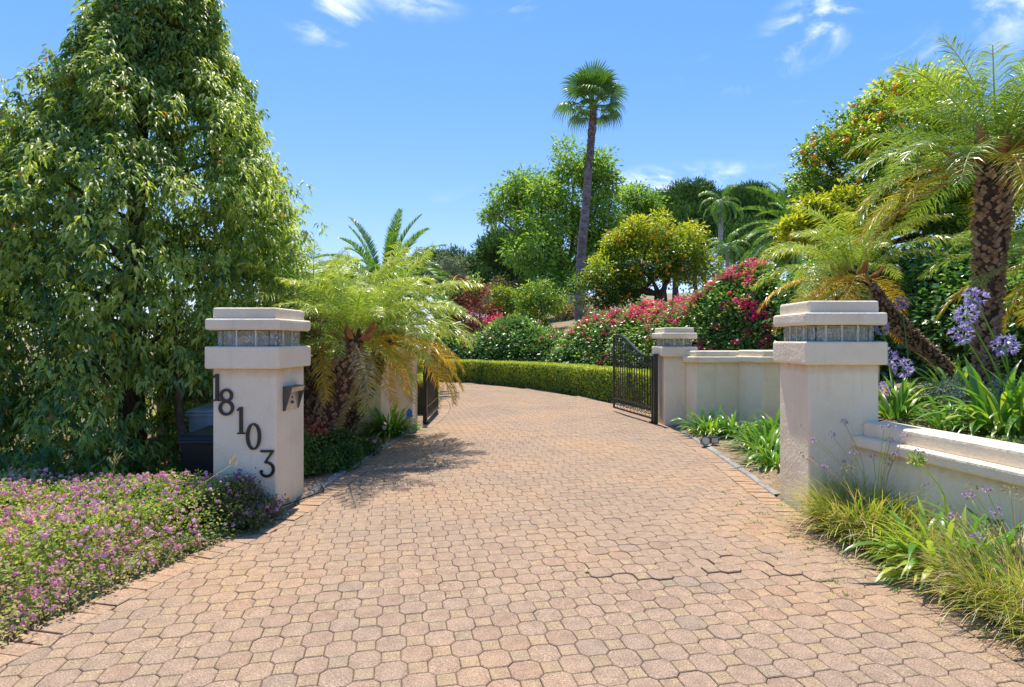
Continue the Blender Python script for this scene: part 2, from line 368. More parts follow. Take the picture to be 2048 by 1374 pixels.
# leaf colours (tone 0..1)
ML_CAMPH = leafmat('camphor_leaves', [(0, (.024, .055, .026)), (.3, (.05, .095, .034)), (.6, (.125, .165, .045)), (.93, (.27, .29, .07)), (.965, (.24, .24, .05)), (.98, (.30, .07, .03)), (1, (.32, .08, .03))], rough=.42, trans=.5, spec=.5, gain=2.35)
ML_YEL = leafmat(gain=1.45, name='yellow_green_leaves', stops=[(0, (.10, .16, .03)), (.5, (.26, .30, .045)), (1, (.46, .42, .06))], trans=.45)
ML_CIT = leafmat(gain=1.45, name='citrus_leaves', stops=[(0, (.035, .09, .018)), (.4, (.13, .20, .025)), (.7, (.30, .33, .03)), (1, (.50, .45, .04))], trans=.42, rough=.33)
ML_CITD = leafmat('citrus_leaves_green', [(0, (.025, .07, .015)), (.45, (.07, .14, .022)), (.75, (.19, .25, .03)), (1, (.42, .40, .04))], trans=.42, rough=.33)
ML_ASH = leafmat(gain=2.2, name='feathery_leaves', stops=[(0, (.035, .075, .014)), (.5, (.10, .175, .03)), (1, (.23, .29, .06))], trans=.42, rough=.5)
ML_PINE = leafmat(gain=2.4, name='pine_needles', stops=[(0, (.014, .035, .012)), (.5, (.035, .075, .018)), (1, (.085, .135, .03))], trans=.15, rough=.6, spec=.2)
ML_OLIVE = leafmat(gain=1.45, name='grey_leaves', stops=[(0, (.10, .13, .09)), (1, (.26, .30, .22))], trans=.2, rough=.6, spec=.2)
ML_DRY = leafmat(gain=1.15, name='dry_leaves', stops=[(0, (.16, .12, .05)), (.5, (.32, .25, .12)), (1, (.46, .36, .2))], trans=.2, rough=.7, spec=.1)
ML_RUST = leafmat('rust_leaves', [(0, (.09, .02, .012)), (.5, (.20, .045, .025)), (1, (.34, .09, .05))], trans=.25, rough=.6)
ML_BOUG = leafmat(gain=3.0, name='bougainvillea_leaves', stops=[(0, (.024, .048, .016)), (.5, (.062, .108, .032)), (.85, (.15, .21, .05)), (1, (.28, .30, .07))], trans=.3, rough=.3, spec=.6)
ML_IVY = leafmat(gain=2.7, name='ivy_leaves', stops=[(0, (.022, .048, .015)), (.5, (.052, .105, .028)), (.85, (.13, .20, .045)), (1, (.24, .3, .06))], trans=.3, rough=.28, spec=.6)
ML_PINK = leafmat(gain=1.0, name='magenta_bracts', stops=[(0, (.80, .03, .20)), (.6, (.92, .09, .28)), (1, (.92, .26, .22))], trans=.5, tcol=(1.1, .9, 1.0), rough=.6)
ML_HEDGE = leafmat('hedge_leaves', [(0, (.045, .10, .012)), (.45, (.14, .22, .02)), (.8, (.30, .34, .03)), (.95, (.42, .32, .04)), (1, (.40, .16, .04))], trans=.35, rough=.35)
ML_LANT = leafmat('lantana_leaves', [(0, (.05, .10, .015)), (.4, (.13, .19, .03)), (.7, (.27, .28, .07)), (.86, (.36, .26, .14)), (1, (.30, .13, .09))], trans=.5, rough=.55, gain=2.1)
ML_LANT_SHADE = leafmat('lantana_leaves_shaded', [(0, (.045, .06, .02)), (.5, (.10, .10, .03)), (.8, (.15, .08, .05)), (1, (.20, .07, .07))], trans=.3, rough=.5)  # lantana leaves again, with the pillar's shade put into their colours
ML_LFLOW = leafmat(gain=1.0, name='lantana_flowers', stops=[(0, (.42, .12, .38)), (.45, (.86, .34, .52)), (1, (.95, .64, .70))], trans=.3, tcol=(1, .95, 1), rough=.6)
ML_FROND = leafmat(gain=1.45, name='frond_green', stops=[(0, (.06, .12, .025)), (.45, (.17, .25, .045)), (.8, (.36, .40, .08)), (1, (.52, .46, .11))], trans=.36, rough=.28, spec=.7)
ML_FRONDY = leafmat(gain=1.15, name='frond_yellow', stops=[(0, (.26, .34, .04)), (.35, (.42, .44, .05)), (.65, (.60, .44, .04)), (.9, (.66, .33, .02)), (1, (.55, .24, .02))], trans=.4, tcol=(1.1, 1, .6), rough=.35)
ML_FRONDD = leafmat('frond_dark', [(0, (.025, .07, .015)), (.5, (.07, .15, .025)), (1, (.20, .27, .06))], trans=.3, rough=.35, spec=.6)
ML_FAN = leafmat('fan_leaves', [(0, (.02, .055, .014)), (.5, (.055, .12, .02)), (1, (.16, .2, .05))], trans=.28, rough=.4)
ML_AGA = leafmat(gain=1.45, name='agapanthus_leaves', stops=[(0, (.035, .10, .016)), (.5, (.09, .20, .03)), (1, (.22, .34, .06))], trans=.4, rough=.3, spec=.6)
ML_AGAY = leafmat(gain=1.45, name='agapanthus_leaves_yellow', stops=[(0, (.12, .22, .03)), (.5, (.28, .36, .05)), (1, (.46, .45, .12))], trans=.4, rough=.35)
ML_GARL = leafmat(gain=1.45, name='garlic_blades', stops=[(0, (.05, .12, .02)), (.5, (.19, .28, .035)), (.8, (.42, .40, .06)), (1, (.50, .30, .12))], trans=.35, rough=.4)
ML_STRAW = leafmat(gain=1.15, name='straw_blades', stops=[(0, (.28, .20, .10)), (1, (.58, .46, .30))], trans=.25, rough=.7)
ML_LILAC = leafmat(gain=1.0, name='lilac_petals', stops=[(0, (.30, .22, .58)), (.5, (.50, .43, .76)), (1, (.74, .72, .86))], trans=.35, tcol=(1, 1, 1), rough=.5)
ML_MAUVE = leafmat(gain=1.0, name='mauve_petals', stops=[(0, (.46, .30, .54)), (1, (.70, .54, .64))], trans=.3, tcol=(1, 1, 1), rough=.6)
ML_JUN = leafmat(gain=1.2, name='juniper_leaves', stops=[(0, (.02, .055, .012)), (.5, (.05, .12, .02)), (1, (.12, .22, .035))], trans=.25, rough=.5)
ML_GC = leafmat(gain=1.45, name='ground_cover_leaves', stops=[(0, (.04, .09, .02)), (.5, (.12, .2, .04)), (1, (.3, .36, .12))], trans=.3, rough=.6)
M_ORANGE = plain('orange_peel', (.88, .34, .02), rough=.45)

# ------------------------------------------------------------------ leaf clouds
T_LEAF = (np.array([(0,0,0),(.42,.5,.10),(.42,-.5,.10),(.5,0,-.02),(1,0,-.22)]), np.array([(0,2,3),(0,3,1),(3,2,4),(3,4,1)]))
T_QUAD = (np.array([(0,0,0),(.5,.5,.08),(1,0,-.12),(.5,-.5,.08)]), np.array([(0,3,2),(0,2,1)]))
T_BLADE = (np.array([(0,.5,0),(0,-.5,0),(.45,.42,.04),(.45,-.42,.04),(1,0,-.06)]), np.array([(0,1,3),(0,3,2),(2,3,4)]))
def unit(a): return a/np.maximum(np.linalg.norm(a, axis=1, keepdims=True), 1e-9)
def cloud_arrays(pos, dirs, ups, length, width, tmpl, tone):
    tv, tf = tmpl; n = len(pos); k = len(tv)
    X = unit(dirs); Y = unit(np.cross(ups, X)); Z = np.cross(X, Y)
    length = np.broadcast_to(length, (n,)); width = np.broadcast_to(width, (n,))
    V = pos[:, None, :] + X[:, None, :]*(tv[None, :, 0, None]*length[:, None, None]) + Y[:, None, :]*(tv[None, :, 1, None]*width[:, None, None]) + Z[:, None, :]*(tv[None, :, 2, None]*length[:, None, None])
    T = tf[None, :, :]+(np.arange(n)*k)[:, None, None]
    return V.reshape(-1, 3), T.reshape(-1, 3), np.repeat(tone, k)
def cloud(name, parent, mat, pos, dirs, ups, length, width, tone, tmpl=T_QUAD, kind='stuff', ret_mesh=False):
    V, T, t = cloud_arrays(pos, dirs, ups, length, width, tmpl, tone)
    me = fastmesh(name, V, T, mat, t)
    if ret_mesh: return me
    o = bpy.data.objects.new(name, me); link(o, parent)
    if kind: o['kind'] = kind
    return o
def rnd_unit(n, rng=RNG): return unit(rng.normal(size=(n, 3)))

def clump_leaves(cent, outw, per, rc, droop, upb, rng=RNG, flat=.7):
    """per leaves round each clump centre; outw = outward direction of each clump"""
    n = len(cent); c = np.repeat(cent, per, 0); o = np.repeat(outw, per, 0)
    off = rng.normal(size=(n*per, 3))*np.array([1, 1, flat])*rc*.55
    pos = c+off
    d = unit(off)*.8+o*.5+rnd_unit(n*per, rng)*.6+np.array([0, 0, -droop])
    u = o*.5+np.array([0, 0, upb])+rnd_unit(n*per, rng)*.75
    return pos, d, u

def blob_crown(blobs, nclump, rng, sub=9, subr=.42, inner=.5):
    """blobs: (cx,cy,cz,rx,ry,rz). Returns clump centres and outward directions"""
    B = []
    for b in blobs:
        c = np.array(b[:3]); r = np.array(b[3:6])
        B.append((c, r*.82))
        for _ in range(sub):
            d = rng.normal(size=3); d /= np.linalg.norm(d); d[2] = d[2]*.9+.12
            B.append((c+d*r*rng.uniform(.6, .92), r*subr*rng.uniform(.6, 1.25)))
    w = np.array([b[1][0]*b[1][2] for b in B]); w[::sub+1] *= .45; w /= w.sum()
    idx = rng.choice(len(B), size=int(nclump*1.6), p=w)
    cs = np.array([b[0] for b in B]); rs = np.array([b[1] for b in B])
    d = rnd_unit(len(idx), rng); d[:, 2] = np.where(d[:, 2] < -.3, d[:, 2]*.5, d[:, 2]); d = unit(d)
    k = rng.uniform(inner, 1.03, len(idx))**.6
    p = cs[idx]+d*rs[idx]*k[:, None]
    # drop clumps lying well inside some blob
    keep = np.ones(len(p), bool)
    for c, r in B:
        q = np.linalg.norm((p-c)/r, axis=1); keep &= ~((q < .5) & (rng.random(len(p)) < .85))
    p = p[keep][:nclump]; d = d[keep][:nclump]
    return p, d, cs
def limb(mb, a, b, r0, r1, rng, n=6, wob=.08):
    a = Vector(a); b = Vector(b); L = (b-a).length; pts = []; m = 5
    for i in range(m+1):
        t = i/m; q = a.lerp(b, t); q.z += math.sin(t*PI)*L*.06
        if 0 < i < m: q += Vector(rng.normal(size=3))*wob*L*.35
        pts.append(q)
    mb.tube(pts, [r0+(r1-r0)*i/m for i in range(m+1)], n)
    return pts
def make_tree(name, label, cat, base, blobs, nclump, per, rc, ll, lw, mat, trunk_r, fork, rng, droop=.3, upb=.7, tmpl=T_QUAD, tone=(.1, .9), bark=None, group=None, sub=9, subr=.42,
              inner=.5, fruit=None, trunks=1, tonebias=None, twigs=24, parts=True):
    root = thing(name, label, cat, base, group)
    cc, dd, subs = blob_crown(blobs, nclump, rng, sub, subr, inner)
    pos, d, u = clump_leaves(cc, dd, per, rc, droop, upb, rng)
    ct = rng.uniform(tone[0], tone[1], len(cc))
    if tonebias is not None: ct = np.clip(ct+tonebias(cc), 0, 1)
    t = np.clip(np.repeat(ct, per)+rng.normal(0, .13, len(pos)), 0, 1)
    L = ll*rng.uniform(.65, 1.25, len(pos)); Wd = lw*rng.uniform(.7, 1.2, len(pos))
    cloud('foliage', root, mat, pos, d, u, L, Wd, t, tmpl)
    mb = MB(); base = Vector(base); fk = Vector(fork)
    for k in range(trunks):
        b0 = base+Vector((rng.uniform(-.5, .5), rng.uniform(-.4, .4), -.15))*(0 if trunks == 1 else trunk_r*4)
        b0.z -= .15
        f0 = fk+Vector((rng.uniform(-1, 1), rng.uniform(-1, 1), 0))*(0 if trunks == 1 else trunk_r*6)
        limb(mb, b0, f0, trunk_r, trunk_r*.7, rng, 8, .05)
        tg = [Vector(b[:3]) for b in blobs]
        for b in tg:
            if trunks > 1 and rng.random() < .4: continue
            limb(mb, f0, b, trunk_r*.5, trunk_r*.15, rng, 6)
    for i in rng.choice(len(subs), size=min(twigs, len(subs)), replace=False):
        s = Vector(subs[i]); b = min([Vector(b[:3]) for b in blobs], key=lambda q: (q-s).length)
        limb(mb, b.lerp(fk, .25), s, trunk_r*.2, trunk_r*.05, rng, 5)
    mb.obj('trunk', bark or M_BARK, root, smooth=True)
    if fruit:
        nf, fr, sel = fruit; mf = sphere_mesh('orange', fr, M_ORANGE)
        idx = rng.permutation(len(cc)); k = 0
        for i in idx:
            if k >= nf: break
            p = cc[i]
            if sel is None or sel(p):
                q = p+dd[i]*rc*.5; q[2] -= rc*.3
                place_mesh('orange', mf, root, q, (0, 0, rng.uniform(0, 6)), rng.uniform(.8, 1.1)); k += 1
    return root
_sph = {}
def sphere_mesh(name, r, mat, seg=10, rings=7):
    key = (name, r)
    if key not in _sph:
        bm = bmesh.new(); bmesh.ops.create_uvsphere(bm, u_segments=seg, v_segments=rings, radius=r)
        me = bpy.data.meshes.new(name); bm.to_mesh(me); bm.free(); me.polygons.foreach_set('use_smooth', [True]*len(me.polygons)); me.materials.append(mat); _sph[key] = me
    return _sph[key]

# ================================================================== GROUND AND DRIVEWAY
LE = catmull([(-3.1, -4), (-3.0, -1.5), (-2.85, .8), (-2.52, 2.8), (-2.31, 3.79), (-2.08, 4.5), (-1.95, 5.2), (-1.87, 6.57), (-1.78, 7.76), (-1.62, 9.4), (-1.52, 11.2), (-1.62, 13), (-2.1, 14.8), (-3.4, 16.2), (-6, 17), (-14, 17.6)])
RE = catmull([(2.75, -4), (2.65, -1.5), (2.58, .8), (2.55, 2.9), (2.5, 4.0), (2.5, 4.9), (2.53, 5.5), (2.64, 7), (2.74, 8.9), (2.74, 10.2), (2.9, 11.4), (2.55, 12.8), (1.9, 14.6), (1.0, 16.4), (-.5, 18.6), (-2.8, 20.4), (-6, 21.6), (-14, 22.5)])
def inL(X, Y): return -poly_sd(LE, X, Y)     # positive on the driveway side
def inR(X, Y): return poly_sd(RE, X, Y)

# outer shrub bank: foot line on the far/right side
BANK = [(-14, 24.4), (-6, 23.6), (-3, 22.3), (-1.6, 21.5), (-.5, 20.6), (.6, 19.7), (1.3, 18.8), (2.0, 17.6), (2.7, 16.3), (3.3, 15.0), (3.9, 13.8), (4.6, 12.9), (5.5, 12.2), (6.3, 11.0), (6.7, 9.3), (7.0, 7.4), (7.3, 5), (7.6, 2), (7.8, -4)]
BK = catmull(BANK, .3)
def hillH(X, Y):
    D = poly_sd(BK, X, Y)
    A = 1.35+.75*sstep(-2, 4.5, X)
    n = fbm(np.asarray(X)*.35+20, np.asarray(Y)*.35+20)-.5
    return -.6 + (A+.6)*sstep(.2, 2.6, D) + .085*np.maximum(D-2.2, 0)*sstep(-14, 2, X) + n*.5*sstep(1.5, 4, D) - .02*np.maximum(-np.asarray(X)-6, 0)
def soilH(X, Y):
    n = fbm(np.asarray(X)*2.2+5, np.asarray(Y)*2.2+5)-.45
    m = np.minimum(inL(X, Y), inR(X, Y))
    z = .015+n*.10*sstep(0, -.5, m)
    z = z-.30*sstep(-2.9, -3.5, X)*sstep(4.9, 5.5, Y)*sstep(9.5, 7.5, Y)*sstep(-7.5, -6, X)   # the hollow where the bins stand
    return np.where(m > -.02, -.06, z)
def tensor(name, xs, ys, hf, mat, parent=None):
    X, Y = np.meshgrid(xs, ys); Z = hf(X, Y); V = np.stack([X.ravel(), Y.ravel(), Z.ravel()], 1)
    nx, ny = len(xs), len(ys); i = np.arange(nx-1)[None, :]+np.arange(ny-1)[:, None]*nx; i = i.ravel()
    T = np.stack([i, i+1, i+nx+1, i+nx], 1)
    me = fastmesh(name, V, T, mat, smooth=True); o = bpy.data.objects.new(name, me); C.objects.link(o); o['kind'] = 'structure'; return o
xs = np.concatenate([-np.geomspace(9, 900, 22)[::-1], np.arange(-8.8, 6.2, .12), np.geomspace(6.4, 900, 22)])
ys = np.concatenate([-np.geomspace(1.5, 200, 10)[::-1], np.arange(-1.3, 13, .12), np.geomspace(13.3, 1500, 36)])
tensor('ground', xs, ys, soilH, M_SOIL)
xs = np.concatenate([np.arange(-40, -4, 1.5), np.arange(-4, 12, .3), np.arange(12, 120, 3)])
ys = np.concatenate([np.arange(-6, 24, .3), np.arange(24, 60, 1), np.arange(60, 220, 5)])
tensor('hillside', xs, ys, hillH, M_HILL)
def bedH(X, Y):
    return .755+(fbm(np.asarray(X)*2+40, np.asarray(Y)*2+40)-.5)*.10+.03*np.maximum(np.asarray(X)-3.5, 0)

# driveway base sheet
v = [(p.x, p.y, -.014) for p in LE]+[(p.x, p.y, -.014) for p in RE[::-1]]
me = bpy.data.meshes.new('driveway'); me.from_pydata(v, [], [tuple(range(len(v)))[::-1]]); me.materials.append(M_SAND)
DRIVE = bpy.data.objects.new('driveway', me); C.objects.link(DRIVE); DRIVE['kind'] = 'structure'

def heave(x, y):
    """roots have lifted part of the paving along a ragged line"""
    ln = 3.63+.06*math.sin(x*5)-.02*x
    r = 0.0
    if .3 < x < 2.35 and ln < y < ln+.6: r = .012*max(0, math.sin((x-.3)/2.05*PI))*(1-(y-ln)/.6)*(1.0 if (.5 < x < .95 or 1.28 < x < 1.5 or 1.75 < x < 2.15) else .12)
    g = (fbm(x*.9+2, y*.9+7)-.5)*.012*min(1, max(0, (y-1)/3))
    return r+g
GA = R(12.0); cg, sg_ = math.cos(GA), math.sin(GA); PIT = .24; O2, S2 = .0735, .0445; CH = .029
def oct_poly(): a, b = O2, O2-CH; return [(a, -b), (a, b), (b, a), (-b, a), (-a, b), (-a, -b), (-b, -a), (b, -a)]
def sq_poly(): a = S2; return [(a, -a), (a, a), (-a, a), (-a, -a)]
def clip(poly, nx, ny, d):
    """keep the side where nx*x+ny*y<=d"""
    out = []
    for i in range(len(poly)):
        p, q = poly[i], poly[(i+1) % len(poly)]; a = nx*p[0]+ny*p[1]-d; b = nx*q[0]+ny*q[1]-d
        if a <= 0: out.append(p)
        if a*b < 0: t = a/(a-b); out.append((p[0]+(q[0]-p[0])*t, p[1]+(q[1]-p[1])*t))
    return out
def paver_geo(poly, bev=.0048, h=.03):
    n = len(poly); cx = sum(p[0] for p in poly)/n; cy = sum(p[1] for p in poly)/n
    ins = []
    for x, y in poly:
        d = math.hypot(x-cx, y-cy); k = max(.5, 1-bev*1.2/max(d, .01)); ins.append((cx+(x-cx)*k, cy+(y-cy)*k))
    V = [(x, y, 0) for x, y in ins]+[(x, y, -bev*.8) for x, y in poly]+[(x, y, -h) for x, y in poly]
    Fc = [tuple(range(n))]+[(n+i, n+(i+1) % n, (i+1) % n, i) for i in range(n)]+[(2*n+i, 2*n+(i+1) % n, n+(i+1) % n, n+i) for i in range(n)]
    return V, Fc
def paver_mesh(name, poly, mat):
    V, Fc = paver_geo(poly); me = bpy.data.meshes.new(name); me.from_pydata(V, [], Fc); me.materials.append(mat); me.update(); rim_attr(me, len(poly)); return me
def rim_attr(me, n=None):
    a = me.attributes.new('rim', 'FLOAT', 'POINT'); k = len(me.vertices)
    a.data.foreach_set('value', [0.0 if i < n else 1.0 for i in range(k)])
W_BORD = .205
pieces = {'o': [], 's': []}
cand = []
for i in range(-75, 75):
    for j in range(-110, 190):
        if (i+j) % 2: continue
        for kind, (ox, oy) in (('o', (0, 0)), ('s', (PIT/2, 0))):
            lx = i*PIT/2+ox; ly = j*PIT/2+oy
            cand.append((kind, lx*cg-ly*sg_, lx*sg_+ly*cg))
cx = np.array([c[1] for c in cand]); cy = np.array([c[2] for c in cand])
ok = (cy > -1.0) & (cy < 22.5) & (cx > -9) & (cx < 3.2)
dl = np.full(len(cand), -1.0); dr = np.full(len(cand), -1.0)
dl[ok] = inL(cx[ok], cy[ok]); dr[ok] = inR(cx[ok], cy[ok])
def near_normal(poly, x, y):
    b = min(range(len(poly)-1), key=lambda i: (poly[i].x+poly[i+1].x-2*x)**2+(poly[i].y+poly[i+1].y-2*y)**2)
    a, c = poly[b], poly[b+1]; t = (c-a).normalized(); return a, t
joined = {'o': MB(), 's': MB(), 'b': MB()}; rims = {'o': [], 's': [], 'b': []}
def addj(k, V, Fc, tn): joined[k].add(V, Fc, tn); q = len(V)//3; rims[k].extend([0.0]*q+[1.0]*(2*q))
rr = random.Random(5)
whole = []
for q in range(len(cand)):
    if not ok[q]: continue
    kind, x, y = cand[q]; m = min(dl[q], dr[q])
    if m < W_BORD-.06: continue
    base = oct_poly() if kind == 'o' else sq_poly()
    z = heave(x, y)+rr.uniform(-.0016, .0016); tx, ty = rr.gauss(0, .007), rr.gauss(0, .007)
    if y > 3.2 and y < 4.5 and .3 < x < 2.3: tx *= 2.2; ty *= 2.2
    k = rr.choice([0, 1, 2, 3])*PI/2+GA
    if m > W_BORD+.085:
        whole.append((kind, x, y, z, tx, ty, k, rr.random())); continue
    pl = [(x+px*math.cos(GA)-py*math.sin(GA), y+px*math.sin(GA)+py*math.cos(GA)) for px, py in base]
    if dl[q] < W_BORD+.085:
        a, t = near_normal(LE, x, y); nx, ny = -t.y, t.x
        pl = clip(pl, nx, ny, nx*a.x+ny*a.y-W_BORD-.004)
    if pl and dr[q] < W_BORD+.085:
        a, t = near_normal(RE, x, y); nx, ny = t.y, -t.x
        pl = clip(pl, nx, ny, nx*a.x+ny*a.y-W_BORD-.004)
    if len(pl) < 3: continue
    ar = abs(sum(pl[i-1][0]*pl[i][1]-pl[i][0]*pl[i-1][1] for i in range(len(pl))))/2
    if ar < .0005: continue
    V, Fc = paver_geo(pl); addj(kind, [(a, b, c+z) for a, b, c in V], Fc, rr.random())
vis = lambda w: abs(w[1]) < .9*w[2]+.08 and w[2] > 2.42
whole.sort(key=lambda w: (0 if vis(w) else 1, w[1]**2+w[2]**2))
meO, meS = paver_mesh('octagonal_paver', oct_poly(), M_OCT), paver_mesh('square_paver', sq_poly(), M_SQ)
cnt = {'o': 0, 's': 0}
for kind, x, y, z, tx, ty, k, tn in whole:
    if vis((kind, x, y)) and cnt[kind] < 300:
        cnt[kind] += 1
        place_mesh('octagonal_paver' if kind == 'o' else 'square_paver', meO if kind == 'o' else meS, DRIVE, (x, y, z), (tx, ty, k))
    else:
        V, Fc = paver_geo(oct_poly() if kind == 'o' else sq_poly()); c, s = math.cos(k), math.sin(k)
        addj(kind, [(x+a*c-b*s, y+a*s+b*c, z+e+a*ty-b*tx) for a, b, e in V], Fc, tn)
meB = paver_mesh('edge_paver', [(.1, -.049), (.1, .049), (-.1, .049), (-.1, -.049)], M_BR)
nb = 0; blist = []
for poly, side in ((LE, 1), (RE, -1)):
    acc = 0; last = poly[0]
    for i in range(len(poly)-1):
        a, b = poly[i], poly[i+1]; L = (b-a).length; t = (b-a).normalized()
        while acc < L:
            p = a+t*acc; n = Vector((t.y, -t.x))*side; c = p+n*.1025
            if c.y > -1: blist.append((c.x, c.y, math.atan2(n.y, n.x)))
            acc += .105
        acc -= L
blist.sort(key=lambda w: (0 if (abs(w[0]) < .9*w[1]+.08 and w[1] > 2.4) else 1, w[0]**2+w[1]**2))
for c in blist:
    z = heave(c[0], c[1])+rr.uniform(-.004, .003); tx, ty, kk = rr.gauss(0, .02), rr.gauss(0, .01), c[2]+rr.gauss(0, .02)
    if nb < 290: place_mesh('edge_paver', meB, DRIVE, (c[0], c[1], z), (tx, ty, kk)); nb += 1
    else:
        V, Fc = paver_geo([(.1, -.049), (.1, .049), (-.1, .049), (-.1, -.049)]); cc, s = math.cos(kk), math.sin(kk)
        addj('b', [(c[0]+a*cc-b*s, c[1]+a*s+b*cc, z+e) for a, b, e in V], Fc, rr.random())
for k, nm, mt in (('o', 'octagonal_paver_field', M_OCTJ), ('s', 'square_paver_field', M_SQJ), ('b', 'edge_paver_field', M_BRJ)):
    o = joined[k].obj(nm, mt, DRIVE, kind='stuff'); a_ = o.data.attributes.new('rim', 'FLOAT', 'POINT'); a_.data.foreach_set('value', rims[k])

def kerb(name, y0, y1, poly, side, w=.085):
    pts = [p for p in poly if y0 <= p.y <= y1]; mb = MB(); r_ = random.Random(3)
    rows = []
    for i, p in enumerate(pts):
        t = (pts[min(i+1, len(pts)-1)]-pts[max(i-1, 0)]).normalized(); n = Vector((t.y, -t.x))*side
        h = .014+r_.uniform(-.006, .006); ww = w+r_.uniform(-.015, .03)
        a = p-n*.004; b = p-n*ww
        rows.append([(a.x, a.y, -.05), (a.x, a.y, h*.8), (a.x-n.x*.006, a.y-n.y*.015, h), (b.x+n.x*.02, b.y+n.y*.02, h+.006), (b.x, b.y, h*.5), (b.x, b.y, -.05)])
    k = 6; V = [q for r in rows for q in r]; Fc = []
    for i in range(len(rows)-1):
        for j in range(k-1): Fc.append((i*k+j, i*k+j+1, (i+1)*k+j+1, (i+1)*k+j) if side < 0 else (i*k+j+1, i*k+j, (i+1)*k+j, (i+1)*k+j+1))
    mb.add(V, Fc); o = mb.obj(name, M_CONC, smooth=True); o['kind'] = 'structure'; return o
kerb('kerb', 5.35, 9.5, LE, 1, .10)
kerb('kerb', 5.3, 9.3, RE, -1, .075)

# raised bed soil behind the low wall
WL0 = Vector((2.95, 4.85)); WL1 = Vector((3.995, -1.1))      # face of the low wall
rows = []
for i in range(60):
    t = i/59; y = -1.1+10.6*t
    if y < 5.0: x0 = WL0.x+(4.85-y)*.1756+.15
    else: x0 = 3.15+(y-5.0)*(5.5-3.15)/4.4
    rows.append([(x0+(9.5-x0)*j/45, y) for j in range(46)])
V = np.array([(x, y, 0) for r in rows for x, y in r]); V[:, 2] = bedH(V[:, 0], V[:, 1]); nx = 46
i = (np.arange(nx-1)[None, :]+np.arange(59)[:, None]*nx).ravel(); T = np.stack([i, i+1, i+nx+1, i+nx], 1)
o = bpy.data.objects.new('raised_bed', fastmesh('raised_bed', V, T, M_SOIL, smooth=True)); C.objects.link(o); o['kind'] = 'structure'

# ================================================================== GATE PILLARS
def pillar(label, plan, zs, base_z=-.05, over=.048, nfront=4, nside=3, full=True):
    """plan: 4 corners counterclockwise (front-left, front-right, back-right, back-left); zs: band bottom, band top, slab bottom, slab top, cap top"""
    c = Vector((sum(p[0] for p in plan)/4, sum(p[1] for p in plan)/4, 0))
    root = thing('gate_pillar', label, 'pillar', c, 'cream stucco pillars beside the driveway')
    z1, z2, z3, z4, z5 = zs
    o = prism(plan, base_z, z1+.01).obj('shaft', M_STUC, root, bevel=.018, seg=3); stain(o, 0, z1+.01)
    prism(offset_poly(plan, over), z1, z2).obj('band', M_STUC, root, bevel=.022, seg=3)
    prism(offset_poly(plan, over), z3, z4).obj('cap_slab', M_STUC, root, bevel=.028, seg=3)
    prism(offset_poly(plan, .003), z4-.012, z5).obj('cap_top', M_STUC, root, bevel=.026, seg=3)
    g = offset_poly(plan, -.025); zt = z3-z2
    for e in range(4):
        a = Vector(g[e]); b = Vector(g[(e+1) % 4]); L = (b-a).length; t = (b-a)/L; n = Vector((t.y, -t.x))
        k = max(2, round(L/.15)); w = L/k
        for q in range(k):
            p0 = a+t*(w*q+.006); p1 = a+t*(w*(q+1)-.006)
            if q == 0: p0 = a+t*.055
            if q == k-1: p1 = b-t*.055 if k > 1 else p1
            p0i, p1i = p0-n*.05, p1-n*.05
            prism([tuple(p0), tuple(p1), tuple(p1i), tuple(p0i)], z2+.004, z3-.004).obj('glass_block', M_GLASS, root, bevel=.006, seg=2)
            if q: 
                m = a+t*(w*q)
                m0, m1 = m-t*.0055, m+t*.0055
                prism([tuple(m0-n*.002), tuple(m1-n*.002), tuple(m1-n*.048), tuple(m0-n*.048)], z2-.003, z3+.003).obj('mortar_joint', M_MORTAR, root)
        cpt = Vector(g[e])
        tprev = (Vector(g[e])-Vector(g[e-1])).normalized()
        q0 = cpt; q1 = cpt+t*.045; q3 = cpt-tprev*.045; q2 = q1-tprev*.045
        prism([tuple(q0), tuple(q1), tuple(q2), tuple(q3)], z2+.004, z3-.004).obj('corner_glass_block', M_GLASS, root, bevel=.01, seg=2)
    return root
PL = pillar('front left cream stucco pillar carrying the black house number 18103 and an intercom box',
            [(-2.615, 4.97), (-2.06, 4.97), (-2.01, 5.50), (-2.58, 5.50)], (1.249, 1.444, 1.586, 1.688, 1.785))
PR = pillar('large front right cream stucco pillar with glass blocks, beside the low retaining wall',
            [(2.53, 4.85), (3.13, 4.85), (3.10, 5.43), (2.555, 5.43)], (1.289, 1.487, 1.627, 1.736, 1.837))
PGR = pillar('small far right cream stucco pillar at the hinge of the right iron gate',
             [(2.68, 10.0), (3.20, 10.0), (3.18, 10.6), (2.66, 10.6)], (1.21, 1.385, 1.524, 1.628, 1.72))
PGL = pillar('far left cream stucco pillar behind palm fronds at the hinge of the left iron gate',
             [(-2.25, 9.7), (-1.69, 9.7), (-1.70, 10.25), (-2.25, 10.25)], (1.21, 1.385, 1.524, 1.628, 1.72))

